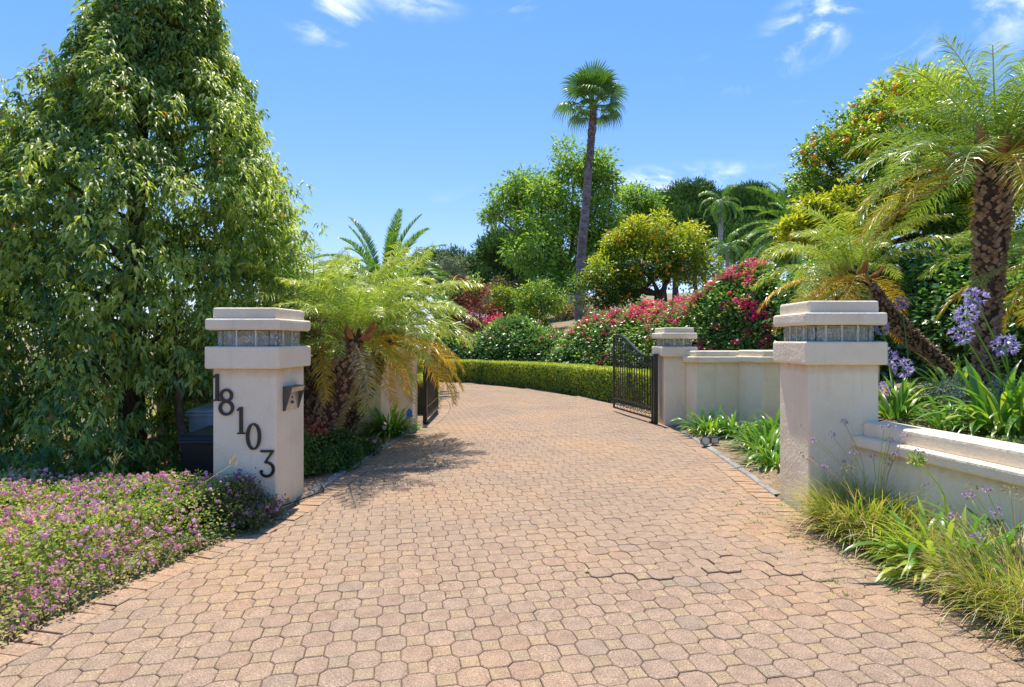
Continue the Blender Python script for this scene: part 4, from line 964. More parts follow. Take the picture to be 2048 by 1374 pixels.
# the large cone-shaped tree on the left with hanging glossy leaves
CZ = [0.05, 1.2, 2.0, 2.65, 3.3, 3.94, 4.58, 5.12, 5.80, 7.0]
CX = [-4.95, -4.95, -4.90, -4.82, -4.72, -4.60, -4.54, -4.48, -4.44, -4.40]
CR = [1.95, 2.15, 2.16, 2.04, 1.82, 1.46, 1.12, .80, .58, .15]
YC = 7.3
def camphor():
    n = 13500
    root = thing('camphor_tree', 'huge cone-shaped evergreen tree with drooping glossy leaves on the left', 'tree', (-4.9, YC, 0))
    z = r.uniform(0, 1, n)**1.1*7.0; a = r.uniform(0, 2*PI, n)
    R0 = np.interp(z, CZ, CR)
    lump = 1+.20*(fbm(a*1.9+30, z*1.5+3)*2-1)+.17*(vnoise(a*4.5+10, z*3.2)*2-1)+.05*r.normal(size=n)
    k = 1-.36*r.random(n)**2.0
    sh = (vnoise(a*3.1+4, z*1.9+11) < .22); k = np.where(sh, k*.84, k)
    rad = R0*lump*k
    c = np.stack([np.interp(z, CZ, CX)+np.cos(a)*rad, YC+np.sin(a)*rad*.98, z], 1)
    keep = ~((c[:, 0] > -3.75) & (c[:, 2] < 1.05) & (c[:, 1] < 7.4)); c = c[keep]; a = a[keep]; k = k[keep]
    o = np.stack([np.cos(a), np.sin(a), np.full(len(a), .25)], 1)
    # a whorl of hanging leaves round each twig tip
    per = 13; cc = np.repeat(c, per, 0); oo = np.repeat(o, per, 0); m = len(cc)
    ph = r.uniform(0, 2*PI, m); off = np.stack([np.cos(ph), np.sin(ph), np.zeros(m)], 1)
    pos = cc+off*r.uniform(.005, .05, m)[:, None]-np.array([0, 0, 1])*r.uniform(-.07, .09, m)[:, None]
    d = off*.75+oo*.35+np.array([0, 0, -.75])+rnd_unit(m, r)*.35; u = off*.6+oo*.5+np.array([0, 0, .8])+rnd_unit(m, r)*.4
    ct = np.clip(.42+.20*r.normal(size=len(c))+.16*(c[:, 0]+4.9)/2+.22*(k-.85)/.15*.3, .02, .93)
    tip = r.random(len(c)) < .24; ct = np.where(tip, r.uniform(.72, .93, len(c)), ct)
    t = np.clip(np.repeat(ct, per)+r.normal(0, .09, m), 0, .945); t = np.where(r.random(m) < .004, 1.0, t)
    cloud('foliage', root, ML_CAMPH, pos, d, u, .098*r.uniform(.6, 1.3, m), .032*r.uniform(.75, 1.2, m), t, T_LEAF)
    mb = MB(); mb.tube([(-4.85, YC, -.3), (-4.9, YC, 1.5), (-4.8, YC, 3.5), (-4.6, YC, 6.2)], [.17, .13, .09, .02], 8)
    for i in range(70):
        z0 = r.uniform(.6, 5.6); aa = r.uniform(0, 2*PI); Rr = np.interp(z0+.4, CZ, CR)*.85; x0 = np.interp(z0, [0, 6.2], [-4.87, -4.6])
        limb(mb, (x0, YC, z0), (np.interp(z0+.4, CZ, CX)+math.cos(aa)*Rr, YC+math.sin(aa)*Rr, z0+.5), .035, .008, r, 5)
    limb(mb, (-3.45, 6.1, -.3), (-3.75, 6.4, 1.9), .05, .03, r, 7)
    mb.obj('trunk', M_BARK, root, smooth=True)
    return root
camphor()
make_tree('broadleaf_tree', 'yellow green sunlit tree at the left edge behind the big evergreen', 'tree', (-8.9, 9.6, 0),
          [(-8.9, 9.6, 3.6, 1.1, 1.2, 1.7), (-8.4, 9.8, 2.2, 1.3, 1.2, 1.2), (-9.8, 9.4, 2.6, 1.4, 1.2, 1.4), (-8.8, 9.4, 4.6, .8, .8, .9)], 1500, 9, .16, .10, .045, ML_YEL, .14, (-8.9, 9.6, 1.2), r, droop=.5)
# background shrubs filling the space behind the left palms
for (lb, x, y, z, rx, rz, mt) in (('dark rounded shrub behind the left palms, next to the cone-shaped tree', -5.6, 13.0, 1.0, 1.5, 1.3, ML_BOUG), ('bushy green shrub behind the left garden wall and palms', -3.6, 12.0, .8, 1.1, 1.0, ML_CITD)):
    make_tree('shrub', lb, 'shrub', (x, y, 0), [(x, y, z, rx, rx, rz), (x+.6, y, z*.9, rx*.7, rx*.7, rz*.7)], 900, 8, .14, .08, .04, mt, .06, (x, y, .4), r)
# feathery green tree behind the fan palm
def BP(u, v, Y, ru, rv=None, ry=None):
    p = P(u, v, Y); s = Y/F; return (p.x, p.y, p.z, ru*s, (ry or ru)*s, (rv or ru)*s)
y = 33
make_tree('ash_tree', 'tall feathery bright green tree behind the fan palm trunk', 'tree', (P(1120, 600, y).x, y, 2.2),
          [BP(1150, 345, y, 62, 50), BP(1065, 385, y, 55, 45), BP(1015, 400, y+1, 38, 40), BP(1195, 370, y, 42, 45), BP(1100, 440, y-1, 75, 60), BP(1190, 440, y, 50, 60), BP(1070, 500, y-2, 58, 60), BP(1150, 520, y, 75, 55), BP(1000, 440, y+1, 30, 22), BP(1110, 575, y-2, 55, 40), BP(1215, 500, y, 40, 50)],
          2300, 12, .40, .30, .10, ML_ASH, .28, P(1130, 560, y), r, droop=.25, sub=12, subr=.36, inner=.35, tone=(.15, .95))
make_tree('ash_tree', 'smaller round green tree between the feathery tree and the pines', 'tree', (P(1275, 560, 36).x, 36, 3),
          [BP(1272, 400, 36, 36, 34), BP(1290, 440, 36, 32, 40), BP(1255, 460, 36, 36, 40), BP(1275, 500, 36, 50, 40)], 800, 12, .4, .28, .1, ML_ASH, .2, P(1275, 520, 36), r, sub=9, subr=.38)
# pines
def pine(label, blobs, n, base, rng, tone=(.1, .9)):
    return make_tree('pine_tree', label, 'pine', base, blobs, n, 12, .55, .52, .085, ML_PINE, .3, (base[0], base[1], base[2]+3), rng, droop=-.55, upb=.3, tone=tone, group='umbrella pines on the hill', sub=11, subr=.38, inner=.5, twigs=10)
ps = [(1330, 425, 66, 48, 44, 'umbrella pine at the left end of the hilltop row, above the round orange tree'), (1355, 400, 72, 52, 34, 'umbrella pine behind the left end of the hilltop row, with a low domed top'), (1390, 455, 60, 42, 52, 'nearer umbrella pine with lumpy dark crown left of the slender queen palm'),
      (1410, 400, 74, 50, 34, 'umbrella pine directly behind the slender queen palm'), (1470, 425, 66, 46, 46, 'umbrella pine directly right of the slender queen palm'), (1500, 400, 76, 40, 28, 'farthest umbrella pine in the middle of the row, only its top showing'),
      (1545, 425, 64, 52, 44, 'umbrella pine right of the queen palms with a broad top'), (1590, 430, 62, 55, 55, 'umbrella pine at the right end of the row, behind the arching date palm'), (1350, 480, 58, 60, 40, 'low dark pine just above the round orange tree'),
      (1500, 490, 56, 70, 48, 'low dark pine filling the gap under the queen palms'), (1620, 500, 56, 60, 60, 'dark pine behind the leaning feather palm')]
for (u, v, yy, ru, rv, lb) in ps:
    c = P(u, v, yy); s = yy/F; bz = float(hillH(c.x, yy)); rg = np.random.default_rng(int(u*7+v))
    bl = [(c.x, yy, c.z, ru*s, ru*s, rv*s*.8), (c.x-ru*s*.5, yy-1, c.z-rv*s*.35, ru*s*.55, ru*s*.55, rv*s*.5), (c.x+ru*s*.5, yy-1, c.z-rv*s*.3, ru*s*.5, ru*s*.5, rv*s*.5), (c.x, yy-ru*s*.6, c.z-rv*s*.5, ru*s*.5, ru*s*.5, rv*s*.45)]
    pine(lb, bl, 700, (c.x, yy, bz), rg)
c = P(905, 545, 62); s = 62/F
pine('wide domed pine on the left skyline behind the date palm fronds', [(c.x, 62, c.z, 70*s, 60*s, 44*s), (c.x-45*s, 61, c.z-12*s, 32*s, 32*s, 26*s), (c.x+45*s, 61, c.z-6*s, 34*s, 32*s, 30*s)], 900, (c.x, 62, 1.0), r)
c = P(1005, 510, 52); s = 52/F
pine('dark rounded pine between the domed pine and the feathery tree', [(c.x, 52, c.z, 42*s, 42*s, 50*s), (c.x+25*s, 51, c.z-45*s, 36*s, 32*s, 30*s), (c.x-18*s, 51, c.z+5*s, 26*s, 26*s, 30*s), (c.x+20*s, 52, c.z+25*s, 30*s, 30*s, 26*s)], 900, (c.x, 52, 1.5), r)
c = P(990, 590, 50); s = 50/F
pine('low dark pine mass at the foot of the left skyline trees', [(c.x-70*s, 50, c.z, 60*s, 40*s, 28*s), (c.x, 50, c.z-5*s, 60*s, 40*s, 34*s), (c.x+80*s, 50, c.z, 60*s, 40*s, 34*s)], 700, (c.x, 50, 0.6), r, (0, .4))
# grey olive
make_tree('olive_tree', 'pale grey-green olive tree in front of the domed pine', 'tree', (P(898, 600, 34).x, 34, .8), [BP(898, 545, 34, 34, 30), BP(880, 560, 34, 24, 22), BP(915, 565, 34, 22, 24)], 420, 10, .3, .22, .05, ML_OLIVE, .09, P(898, 590, 34), r, tmpl=T_QUAD)
# orange trees
def sel_front(ylim): return lambda p: p[1] < ylim
make_tree('orange_tree', 'round orange tree with yellow green leaves behind the bougainvillea', 'tree', (4.9, 20, 2.35),
          [BP(1290, 520, 20, 90, 78), BP(1225, 560, 20, 66, 58), BP(1360, 530, 20, 62, 66), BP(1300, 470, 20, 50, 40), BP(1190, 590, 19.5, 45, 45), BP(1385, 500, 20, 42, 48), BP(1250, 490, 20, 40, 36)],
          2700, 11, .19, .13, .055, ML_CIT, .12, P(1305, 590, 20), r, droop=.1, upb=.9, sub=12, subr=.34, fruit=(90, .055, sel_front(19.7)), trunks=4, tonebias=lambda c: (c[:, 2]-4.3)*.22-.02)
make_tree('orange_tree', 'tall orange tree full of ripe oranges behind the right palms', 'tree', (7.8, 11.5, 2.4),
          [BP(1690, 340, 11.5, 95, 85), BP(1800, 260, 11.5, 110, 95), BP(1640, 300, 11.3, 48, 42), BP(1760, 400, 11.3, 120, 85), BP(1900, 330, 11.8, 110, 120), BP(1880, 200, 11.8, 80, 70), BP(1990, 420, 12, 90, 90), BP(1720, 250, 11.5, 60, 40), BP(1640, 380, 11.2, 40, 45), BP(2060, 330, 12, 110, 120), BP(1850, 440, 11.8, 80, 55), BP(1930, 470, 11.8, 60, 45)],
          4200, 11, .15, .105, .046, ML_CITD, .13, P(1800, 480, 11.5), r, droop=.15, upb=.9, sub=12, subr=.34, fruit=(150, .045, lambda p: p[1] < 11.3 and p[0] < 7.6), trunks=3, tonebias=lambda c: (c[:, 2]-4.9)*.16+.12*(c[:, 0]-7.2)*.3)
make_tree('orange_tree', 'young orange tree with bright yellow leaves above the leaning palm', 'tree', (5.9, 10.4, 2.4),
          [BP(1650, 450, 10.4, 50, 34), BP(1592, 470, 10.4, 34, 30), BP(1715, 440, 10.4, 44, 36), BP(1780, 430, 10.5, 46, 36), BP(1620, 415, 10.4, 26, 22), BP(1690, 400, 10.4, 26, 24), BP(1750, 395, 10.4, 24, 20)],
          1150, 10, .13, .11, .048, ML_CIT, .06, P(1690, 500, 10.4), r, droop=.05, upb=.9, sub=12, subr=.3, fruit=(14, .045, None), trunks=2, tonebias=lambda c: np.full(len(c), .25))
# small trees left of centre
for (u, v, yy, ru, rv, lb, mt) in ((1082, 600, 23, 46, 42, 'small fruit tree with one thin dark trunk above the pink flowers', ML_CITD), (1012, 608, 24.5, 34, 32, 'small yellow green tree left of the thin trunked fruit tree', ML_CIT), (1060, 640, 22.6, 30, 18, 'low yellow green bush under the small fruit tree', ML_CIT)):
    x = P(u, v, yy).x; bz = float(hillH(x, yy))
    make_tree('fruit_tree', lb, 'tree', (x, yy, bz), [BP(u, v, yy, ru, rv), BP(u-ru*.6, v+8, yy, ru*.5, rv*.55), BP(u+ru*.6, v+5, yy, ru*.5, rv*.55), BP(u, v-rv*.5, yy, ru*.55, rv*.5)], 480, 9, .17, .13, .05, mt, .05, P(u, v+rv*.7, yy), r, sub=7)
for k in range(6):
    u, v, yy = [(960, 585, 30), (1000, 575, 31), (1040, 575, 32), (1130, 600, 28), (975, 600, 29), (1150, 615, 27)][k]
    lb = ['tan dry shrub left of the small trees, behind the rust-coloured bush', 'tan flowering shrub directly above the small yellow green tree', 'straw-coloured shrub above the small fruit tree', 'olive shrub at the foot of the feathery tree', 'low pale shrub right of the rust-coloured bush', 'dry shrub on the bare slope left of the round orange tree'][k]
    x = P(u, v, yy).x; bz = float(hillH(x, yy))
    make_tree('dry_shrub', lb, 'shrub', (x, yy, bz), [BP(u, v+8, yy, 30, 20), BP(u+18, v+14, yy, 20, 16), BP(u-18, v+14, yy, 20, 16)], 260, 9, .25, .16, .05, [ML_DRY, ML_DRY, ML_DRY, ML_OLIVE, ML_OLIVE, ML_DRY][k], .05, P(u, v+20, yy), r, sub=6, tone=(.1, 1))
# bougainvillea shrub with rust leaves, left of centre
root = make_tree('bougainvillea_shrub', 'tall shrub with rust brown lower leaves, green top and a few magenta flowers', 'shrub', (P(945, 690, 24).x, 24, .6),
                 [BP(935, 585, 24, 34, 34), BP(915, 610, 24, 30, 36), BP(950, 640, 24, 48, 44), BP(905, 660, 24, 40, 40), BP(985, 640, 24, 24, 34)], 900, 9, .2, .12, .06, ML_RUST, .08, P(945, 680, 24), r)
cc, dd, _ = blob_crown([BP(925, 575, 23.8, 32, 28), BP(905, 600, 23.7, 28, 30), BP(900, 660, 23.4, 36, 36), BP(960, 665, 23.4, 40, 26)], 420, r, 7)
pos, d, u = clump_leaves(cc, dd, 9, .2, .3, .7, r); cloud('green_foliage', root, ML_BOUG, pos, d, u, .13, .06, np.clip(np.repeat(r.uniform(.4, 1, len(cc)), 9)+r.normal(0, .1, len(pos)), 0, 1))

pc = np.array([tuple(P(u, v, 22.9)) for u, v in ((940, 632), (952, 643), (943, 659), (975, 641), (996, 634), (1002, 640), (1006, 645), (990, 640), (968, 668), (1030, 668), (925, 664))])
per = 70; pos = np.repeat(pc, per, 0)+r.normal(size=(len(pc)*per, 3))*.10; cloud('flowers', root, ML_PINK, pos, rnd_unit(len(pos), r), rnd_unit(len(pos), r)+np.array([0, -.5, .6]), .08, .06, r.random(len(pos)))
# ================================================================== CLIPPED HEDGES
def hedge(label, path, h, w, n, side, ll=.042, hh=None):
    pts = catmull(path, .25); A = np.array([(p.x, p.y) for p in pts]); root = thing('clipped_hedge', label, 'hedge', (A[:, 0].mean(), A[:, 1].mean(), 0), 'low box hedges edging the driveway')
    seg = np.linalg.norm(np.diff(A, axis=0), axis=1); cum = np.concatenate([[0], np.cumsum(seg)]); Lt = cum[-1]
    def frame(s):
        x = np.interp(s, cum, A[:, 0]); y = np.interp(s, cum, A[:, 1]); e = .2; tx = np.interp(s+e, cum, A[:, 0])-np.interp(s-e, cum, A[:, 0]); ty = np.interp(s+e, cum, A[:, 1])-np.interp(s-e, cum, A[:, 1]); l = np.hypot(tx, ty)+1e-9
        return x, y, ty/l*side, -tx/l*side          # normal pointing to the driveway
    rows = []
    for s in np.linspace(0, Lt, int(Lt/.3)+2):
        x, y, nx, ny = frame(s); i_ = .045
        rows.append([(x-nx*i_, y-ny*i_, -.1), (x-nx*i_, y-ny*i_, h-i_), (x-nx*(w-i_), y-ny*(w-i_), h-i_), (x-nx*(w-i_), y-ny*(w-i_), -.1)])
    mb = MB(); V = [q for rw in rows for q in rw]; Fc = []
    for i in range(len(rows)-1):
        for j in range(3): Fc.append((i*4+j, i*4+j+1, i*4+5+j, i*4+4+j))
    Fc += [(0, 1, 2, 3), tuple(len(V)-4+k for k in range(4))]
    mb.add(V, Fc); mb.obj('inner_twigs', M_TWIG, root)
    s = r.uniform(0, Lt, n); q = r.random(n); x, y, nx, ny = frame(s); face = q < .55; top = (q >= .55) & (q < .93)
    zz = np.where(face, r.uniform(0, 1, n)**.9*h, np.where(top, h, r.uniform(0, h, n))); off = np.where(face, 0, np.where(top, r.uniform(0, w, n), w))
    bump = (fbm(s*2.2, zz*3+off*3)-.5)*.10
    jit = r.normal(0, .018, n)+bump
    px = x-nx*off+nx*np.where(face, jit, np.where(top, 0, -jit)); py = y-ny*off+ny*np.where(face, jit, np.where(top, 0, -jit)); pz = zz+np.where(top, jit*.6, 0)
    pz = np.where(face, np.minimum(pz, h+jit*.5), pz)
    o = np.stack([nx*np.where(face, 1, np.where(top, 0, -1)), ny*np.where(face, 1, np.where(top, 0, -1)), np.where(top, 1.0, .15)], 1)
    d = o*.35+rnd_unit(n, r)*.9; u = o+rnd_unit(n, r)*.75
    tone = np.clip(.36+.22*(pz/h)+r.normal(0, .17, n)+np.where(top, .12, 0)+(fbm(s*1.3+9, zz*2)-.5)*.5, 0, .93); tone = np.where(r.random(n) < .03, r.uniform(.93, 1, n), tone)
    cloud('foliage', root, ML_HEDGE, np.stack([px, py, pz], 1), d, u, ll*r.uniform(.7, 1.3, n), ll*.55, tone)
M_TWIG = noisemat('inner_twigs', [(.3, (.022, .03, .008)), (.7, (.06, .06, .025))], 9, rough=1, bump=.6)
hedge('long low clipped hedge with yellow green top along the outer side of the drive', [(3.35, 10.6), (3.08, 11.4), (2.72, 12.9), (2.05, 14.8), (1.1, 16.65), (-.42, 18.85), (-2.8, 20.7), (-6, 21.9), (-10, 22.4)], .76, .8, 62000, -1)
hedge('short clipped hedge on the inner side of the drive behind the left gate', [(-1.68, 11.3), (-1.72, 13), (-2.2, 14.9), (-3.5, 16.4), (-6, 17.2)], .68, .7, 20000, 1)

# ================================================================== BOUGAINVILLEA AND IVY BANK
ZT = [(-14, 1.9), (-6, 1.75), (-3, 1.55), (-1.6, 1.7), (-.5, 2.15), (.6, 1.72), (1.3, 1.5), (2.0, 2.15), (2.7, 2.35), (3.3, 2.33), (3.9, 2.5), (4.6, 3.1), (5.5, 3.1), (6.3, 3.15), (6.7, 3.1), (7.0, 3.0), (7.3, 2.9), (7.6, 2.8), (7.8, 2.7)]
Ab = np.array([(p.x, p.y) for p in BK]); cb = np.concatenate([[0], np.cumsum(np.linalg.norm(np.diff(Ab, axis=0), axis=1))])
sz = [cb[np.argmin((Ab[:, 0]-bx)**2+(Ab[:, 1]-by)**2)] for bx, by in BANK]; zt = [q[1] for q in ZT]
def bank(name, label, cat, bx0, bx1, n, mat, ll, lw, fl=None, tone0=.42, w=2.1, z0=0.0, seed=1):
    rg = np.random.default_rng(seed); i0 = min(range(len(BANK)), key=lambda i: abs(BANK[i][0]-bx0)); i1 = min(range(len(BANK)), key=lambda i: abs(BANK[i][0]-bx1)); s0, s1 = sz[i0]-.5, sz[i1]+.5
    def surf(s, t, jit=0.0):
        """t 0 foot .. .6 crest .. 1 back foot"""
        x = np.interp(s, cb, Ab[:, 0]); y = np.interp(s, cb, Ab[:, 1]); tx = np.interp(s+.4, cb, Ab[:, 0])-np.interp(s-.4, cb, Ab[:, 0]); ty = np.interp(s+.4, cb, Ab[:, 1])-np.interp(s-.4, cb, Ab[:, 1]); l = np.hypot(tx, ty)+1e-9
        nx, ny = ty/l, -tx/l                        # toward the driveway
        H = np.interp(s, sz, zt)+(fbm(s*.8+3, 2)-.5)*.35
        end = sstep(0, .9, s-s0)*sstep(0, .9, s1-s); H = H*(.35+.65*end)
        a = np.clip(t/.6, 0, 1)*PI/2; back = np.clip((t-.6)/.4, 0, 1)
        lump = 1+.22*(fbm(s*1.5+7, t*5+1)-.5)*2+.10*(vnoise(s*4.5, t*13)-.5)*2
        off = np.where(t < .6, -.15+w*.62*(1-np.cos(a)), -.15+w*.62+back*w*.9); z = np.where(t < .6, z0+(H-z0)*np.sin(a)**.8, H-back**2*.55)
        k = (lump-1)*.62+jit
        nxx = nx*np.cos(a); nyy = ny*np.cos(a); nz_ = np.sin(a)
        return np.stack([x-nx*off+nxx*k, y-ny*off+nyy*k, z+nz_*k], -1), np.stack([nxx, nyy, nz_], -1)
    c = surf(np.array([(s0+s1)/2]), np.array([.3]))[0][0]; root = thing(name, label, cat, (c[0], c[1], z0))
    ss = np.linspace(s0, s1, int((s1-s0)/.25)+2); tt = np.linspace(0, 1, 22); SS, TT = np.meshgrid(ss, tt)
    V, _ = surf(SS.ravel(), TT.ravel(), -.16); nx_ = len(ss); i = (np.arange(nx_-1)[None, :]+np.arange(len(tt)-1)[:, None]*nx_).ravel(); T = np.stack([i, i+1, i+nx_+1, i+nx_], 1)
    o = bpy.data.objects.new('inner_twigs', fastmesh('inner_twigs', V, T, M_TWIG)); link(o, root)
    m = n//7; s = rg.uniform(s0, s1, m); t = rg.random(m); t = np.where(rg.random(m) < .72, t*.62, t)
    P0, Nn = surf(s, t, 0.0); P0 = P0+Nn*(rg.exponential(.045, m)-.05)[:, None]
    pos, d, u = clump_leaves(P0, Nn, 7, ll*1.9, .25, .8, rg)
    ct = np.clip(tone0+rg.normal(0, .2, m)+.18*(t-.3)+(fbm(s*1.1, t*4)-.5)*.5, 0, 1)
    tn = np.clip(np.repeat(ct, 7)+rg.normal(0, .12, len(pos)), 0, 1)
    cloud('foliage', root, mat, pos, d, u, ll*rg.uniform(.7, 1.3, len(pos)), lw*rg.uniform(.8, 1.2, len(pos)), tn)
    if fl:
        nf, pred = fl; s = rg.uniform(s0, s1, nf*12); t = rg.random(nf*12)*.95; pr = pred(s, t); ok_ = rg.random(nf*12) < pr; s = s[ok_][:nf]; t = t[ok_][:nf]
        P0, Nn = surf(s, t, .14); per = 30; sz_ = rg.uniform(.4, 1.25, len(P0))
        pos = np.repeat(P0, per, 0)+rg.normal(size=(len(P0)*per, 3))*np.repeat(sz_, per)[:, None]*.055; oo = np.repeat(Nn, per, 0)
        cloud('flowers', root, ML_PINK, pos, oo*.5+rnd_unit(len(pos), rg), oo+rnd_unit(len(pos), rg)*.6, .055, .045, np.clip(np.repeat(rg.uniform(0, 1, len(P0)), per)+rg.normal(0, .12, len(pos)), 0, 1))
    return root
def dens(base, streaks):
    def f(s, t):
        g = fbm(s*1.7+50, t*7+9); v = base*(g > .5)*np.ones_like(s)
        for (bx, t0, ds, dt, a) in streaks:
            sc = np.interp(bx, [b[0] for b in BANK], sz); v = v+a*np.exp(-((s-sc)/ds)**2-((t-t0)/dt)**2)
        return np.clip(v*(.3+1.2*(g > .44)), 0, 1)
    return f
bank('bougainvillea_hedge', 'dark green bougainvillea mound behind the far end of the hedge with few pink flowers', 'hedge', -3, 1.3, 26000, ML_BOUG, .115, .07, (40, dens(.03, [(-1.4, .46, .5, .09, .9), (.9, .46, .6, .10, .9), (-.6, .3, .4, .1, .2)])), tone0=.34, seed=4)
bank('bougainvillea_hedge', 'bougainvillea mound spilling over behind the right gate, magenta flowers along its crest', 'hedge', 1.3, 2.7, 20000, ML_BOUG, .10, .062, (190, dens(.04, [(2.2, .46, .9, .10, .9), (1.4, .46, .6, .12, 1.0)])), seed=5)
bank('bougainvillea_hedge', 'longest bougainvillea bank with a broad drift of pink flowers behind the small pillar', 'hedge', 2.7, 5.5, 48000, ML_BOUG, .088, .055, (420, dens(.08, [(3.2, .48, .9, .12, 1.0), (3.9, .50, .8, .12, .9), (4.6, .52, .8, .1, .6), (5.3, .28, .4, .06, .5)])), tone0=.5, seed=6)
bank('ivy_bank', 'glossy dark ivy covering the bank behind the right hand palms', 'ivy', 5.5, 7.8, 52000, ML_IVY, .095, .07, None, tone0=.42, z0=.6, seed=8)
bank('bougainvillea_hedge', 'low dark shrub mass beyond the bend, mostly hidden by the left palms', 'hedge', -14, -3, 16000, ML_BOUG, .12, .075, (30, dens(.05, [(-4, .3, 1.5, .2, .3)])), seed=9)

# ================================================================== STRAP-LEAVED PLANTS
def strap_mesh(L, w, e0, curve, rng, tone0, kink=False):
    K = 8; V, T, t = [], [], []; p = np.zeros(3)
    for i in range(K+1):
        f = i/K; a = e0-curve*f**1.4-(1.2 if kink and f > .6 else 0); d = np.array([math.cos(a), 0, math.sin(a)]); n_ = np.array([-d[2], 0, d[0]]); ww = w*(.75+.6*math.sin(PI*min(1, f*.9+.05)))*(1 if f < .75 else max(.04, (1-f)/.25))*.5
        for s, dz in ((-1, .25), (0, 0), (1, .25)): V.append(p+np.array([0, s*ww, 0])+n_*ww*dz)
        t += [min(1, max(0, tone0+.25*f))]*3; p = p+d*L/K
    for i in range(K):
        for j in range(2): a = 3*i+j; T += [(a, a+1, a+4), (a, a+4, a+3)]
    return V, T, t
def strap_set(L, w, mat, name, rng, n=8, ton=.35):
    out = []
    for i in range(n):
        e = R([82, 72, 62, 54, 46, 38, 30, 60][i % 8]); c = R([55, 75, 95, 105, 105, 95, 80, 130][i % 8]*rng.uniform(.85, 1.15)); V, T, t = strap_mesh(L*rng.uniform(.85, 1.15), w, e, c, rng, ton+rng.uniform(-.25, .25), False)
        out.append(fastmesh(name, V, T, mat, t))
    return out
r = np.random.default_rng(99)
SA = strap_set(.55, .030, ML_AGA, 'leaf', r); SAY = strap_set(.48, .026, ML_AGAY, 'leaf', r); SAN = strap_set(.42, .017, ML_AGA, 'leaf', r, ton=.2)
def strap_plant(name, label, x, y, z, n, sets, rng, scale=1.0, spread=.10, group=None, cat='plant'):
    root = thing(name, label, cat, (x, y, z), group)
    for i in range(n):
        a = rng.uniform(0, 2*PI); rr = spread*math.sqrt(rng.random()); S_ = sets[int(rng.integers(len(sets)))]
        q = (x+rr*math.cos(a), y+rr*math.sin(a), z-.01); me = S_[int(rng.integers(len(S_)))]
        place_mesh('leaf', me, root, q, (rng.normal(0, .12), rng.normal(0, .1), a+rng.normal(0, .5)), scale*rng.uniform(.75, 1.15))
    return root
def floret_head(name, rad, n, mat, rng, petal=.035, w=.012, half=False):
    d = rnd_unit(n, rng)
    if half: d[:, 2] = np.abs(d[:, 2])*1.0-.15; d = unit(d)
    pos, dd, uu, ll = [], [], [], []
    V, T, t = [], [], []
    for i in range(n):
        c = d[i]*rad*.55*rng.uniform(.8, 1.1); tn = rng.uniform(0, 1)
        for k in range(5):
            pr = np.cross(d[i], rnd_unit(1, rng)[0]); pr /= np.linalg.norm(pr); q = d[i]*.9+pr*.55; pos.append(c); dd.append(q); uu.append(d[i]+pr*-.2); ll.append(tn)
    pos, dd, uu = map(np.array, (pos, dd, uu))
    V, T, t = cloud_arrays(pos, dd, uu, petal*rng.uniform(.8, 1.2, len(pos)), w, T_QUAD, np.clip(np.array(ll)+rng.normal(0, .1, len(pos)), 0, 1))
    return fastmesh(name, V, T, mat, t)
def stalk(name, root, pts, r0, mat, head, sc=1.0, tone=.6):
    mb = MB(); mb.tube(catmull(pts, .08), r0, 5, tone=tone); o = mb.obj(name, mat, root, smooth=True)
    if head is not None:
        h = bpy.data.objects.new('flower_head', head); C.objects.link(h); h.parent = o; h.location = pts[-1]; h.scale = (sc,)*3; h.rotation_euler = (random.uniform(-.4, .4), random.uniform(-.4, .4), random.uniform(0, 6))
    return o
HD = [floret_head('flower_head', .098, 44, ML_LILAC, r, .040, .009) for _ in range(3)]
HS = [floret_head('flower_head', .034, 12, ML_MAUVE, r, .018, .008, True) for _ in range(3)]
HX = floret_head('flower_head', .05, 10, ML_STRAW, r, .02, .008, True)
HG = floret_head('flower_head', .05, 40, ML_AGAY, r, .035, .004)
ga = 'strap-leaved clumps in the right hand planting strip'
for (x, y, n, sc, lb) in ((3.10, 8.95, 80, .95, 'glossy strap-leaved clump against the right wall, next to the small gate pillar'), (3.45, 8.75, 70, .9, 'strap-leaved clump in the middle of the right wall foot'), (3.35, 7.55, 90, .95, 'large light green strap-leaved clump midway between the small and large right pillars'),
                          (3.95, 8.5, 60, 1.1, 'dark strap-leaved clump behind the others, its tips rising beside the large pillar'), (3.12, 6.75, 70, .85, 'strap-leaved clump touching the left side of the large right pillar'), (3.70, 7.5, 60, .95, 'strap-leaved clump partly hidden behind the large right pillar')):
    strap_plant('agapanthus', lb, x, y, .02, int(n*1.35), [SA, SA, SA, SAY], r, sc*.92, .2, ga)
strap_plant('agapanthus', 'dense dark strap-leaved clump beside the left gate post, with a path lamp in front', -1.88, 8.85, .02, 160, [SAN, SAN, SA], r, 1.05, .13)
gb = 'strap-leaved clumps in the raised bed'
bz = lambda x, y: float(bedH(x, y))
BED = [(3.98, 4.55, 130, 1.05, .22, 'largest strap-leaved clump at the right edge of the raised bed behind the low wall'), (4.25, 3.95, 90, 1.0, .2, 'strap-leaved clump in the raised bed cut off by the right edge of the picture'), (3.62, 5.35, 60, .85, .12, 'dark strap-leaved clump hard against the right side of the large pillar'),
       (3.62, 4.75, 45, .6, .08, 'small strap-leaved clump in the open middle of the raised bed'), (4.6, 6.2, 80, .75, .16, 'bright backlit strap-leaved clump left of the leaning palm trunk'), (5.05, 6.45, 70, 1.1, .15, 'strap-leaved clump between the two right hand palm trunks'),
       (4.7, 5.4, 60, .9, .15, 'strap-leaved clump at the foot of the tall straight palm'), (5.5, 5.4, 70, 1.1, .2, 'strap-leaved clump right of the tall straight palm')]
roots = {}
for (x, y, n, sc, sp, lb) in BED: roots[(x, y)] = strap_plant('agapanthus', lb, x, y, bz(x, y), n, [SA, SA, SA, SAY], r, sc, sp, gb)
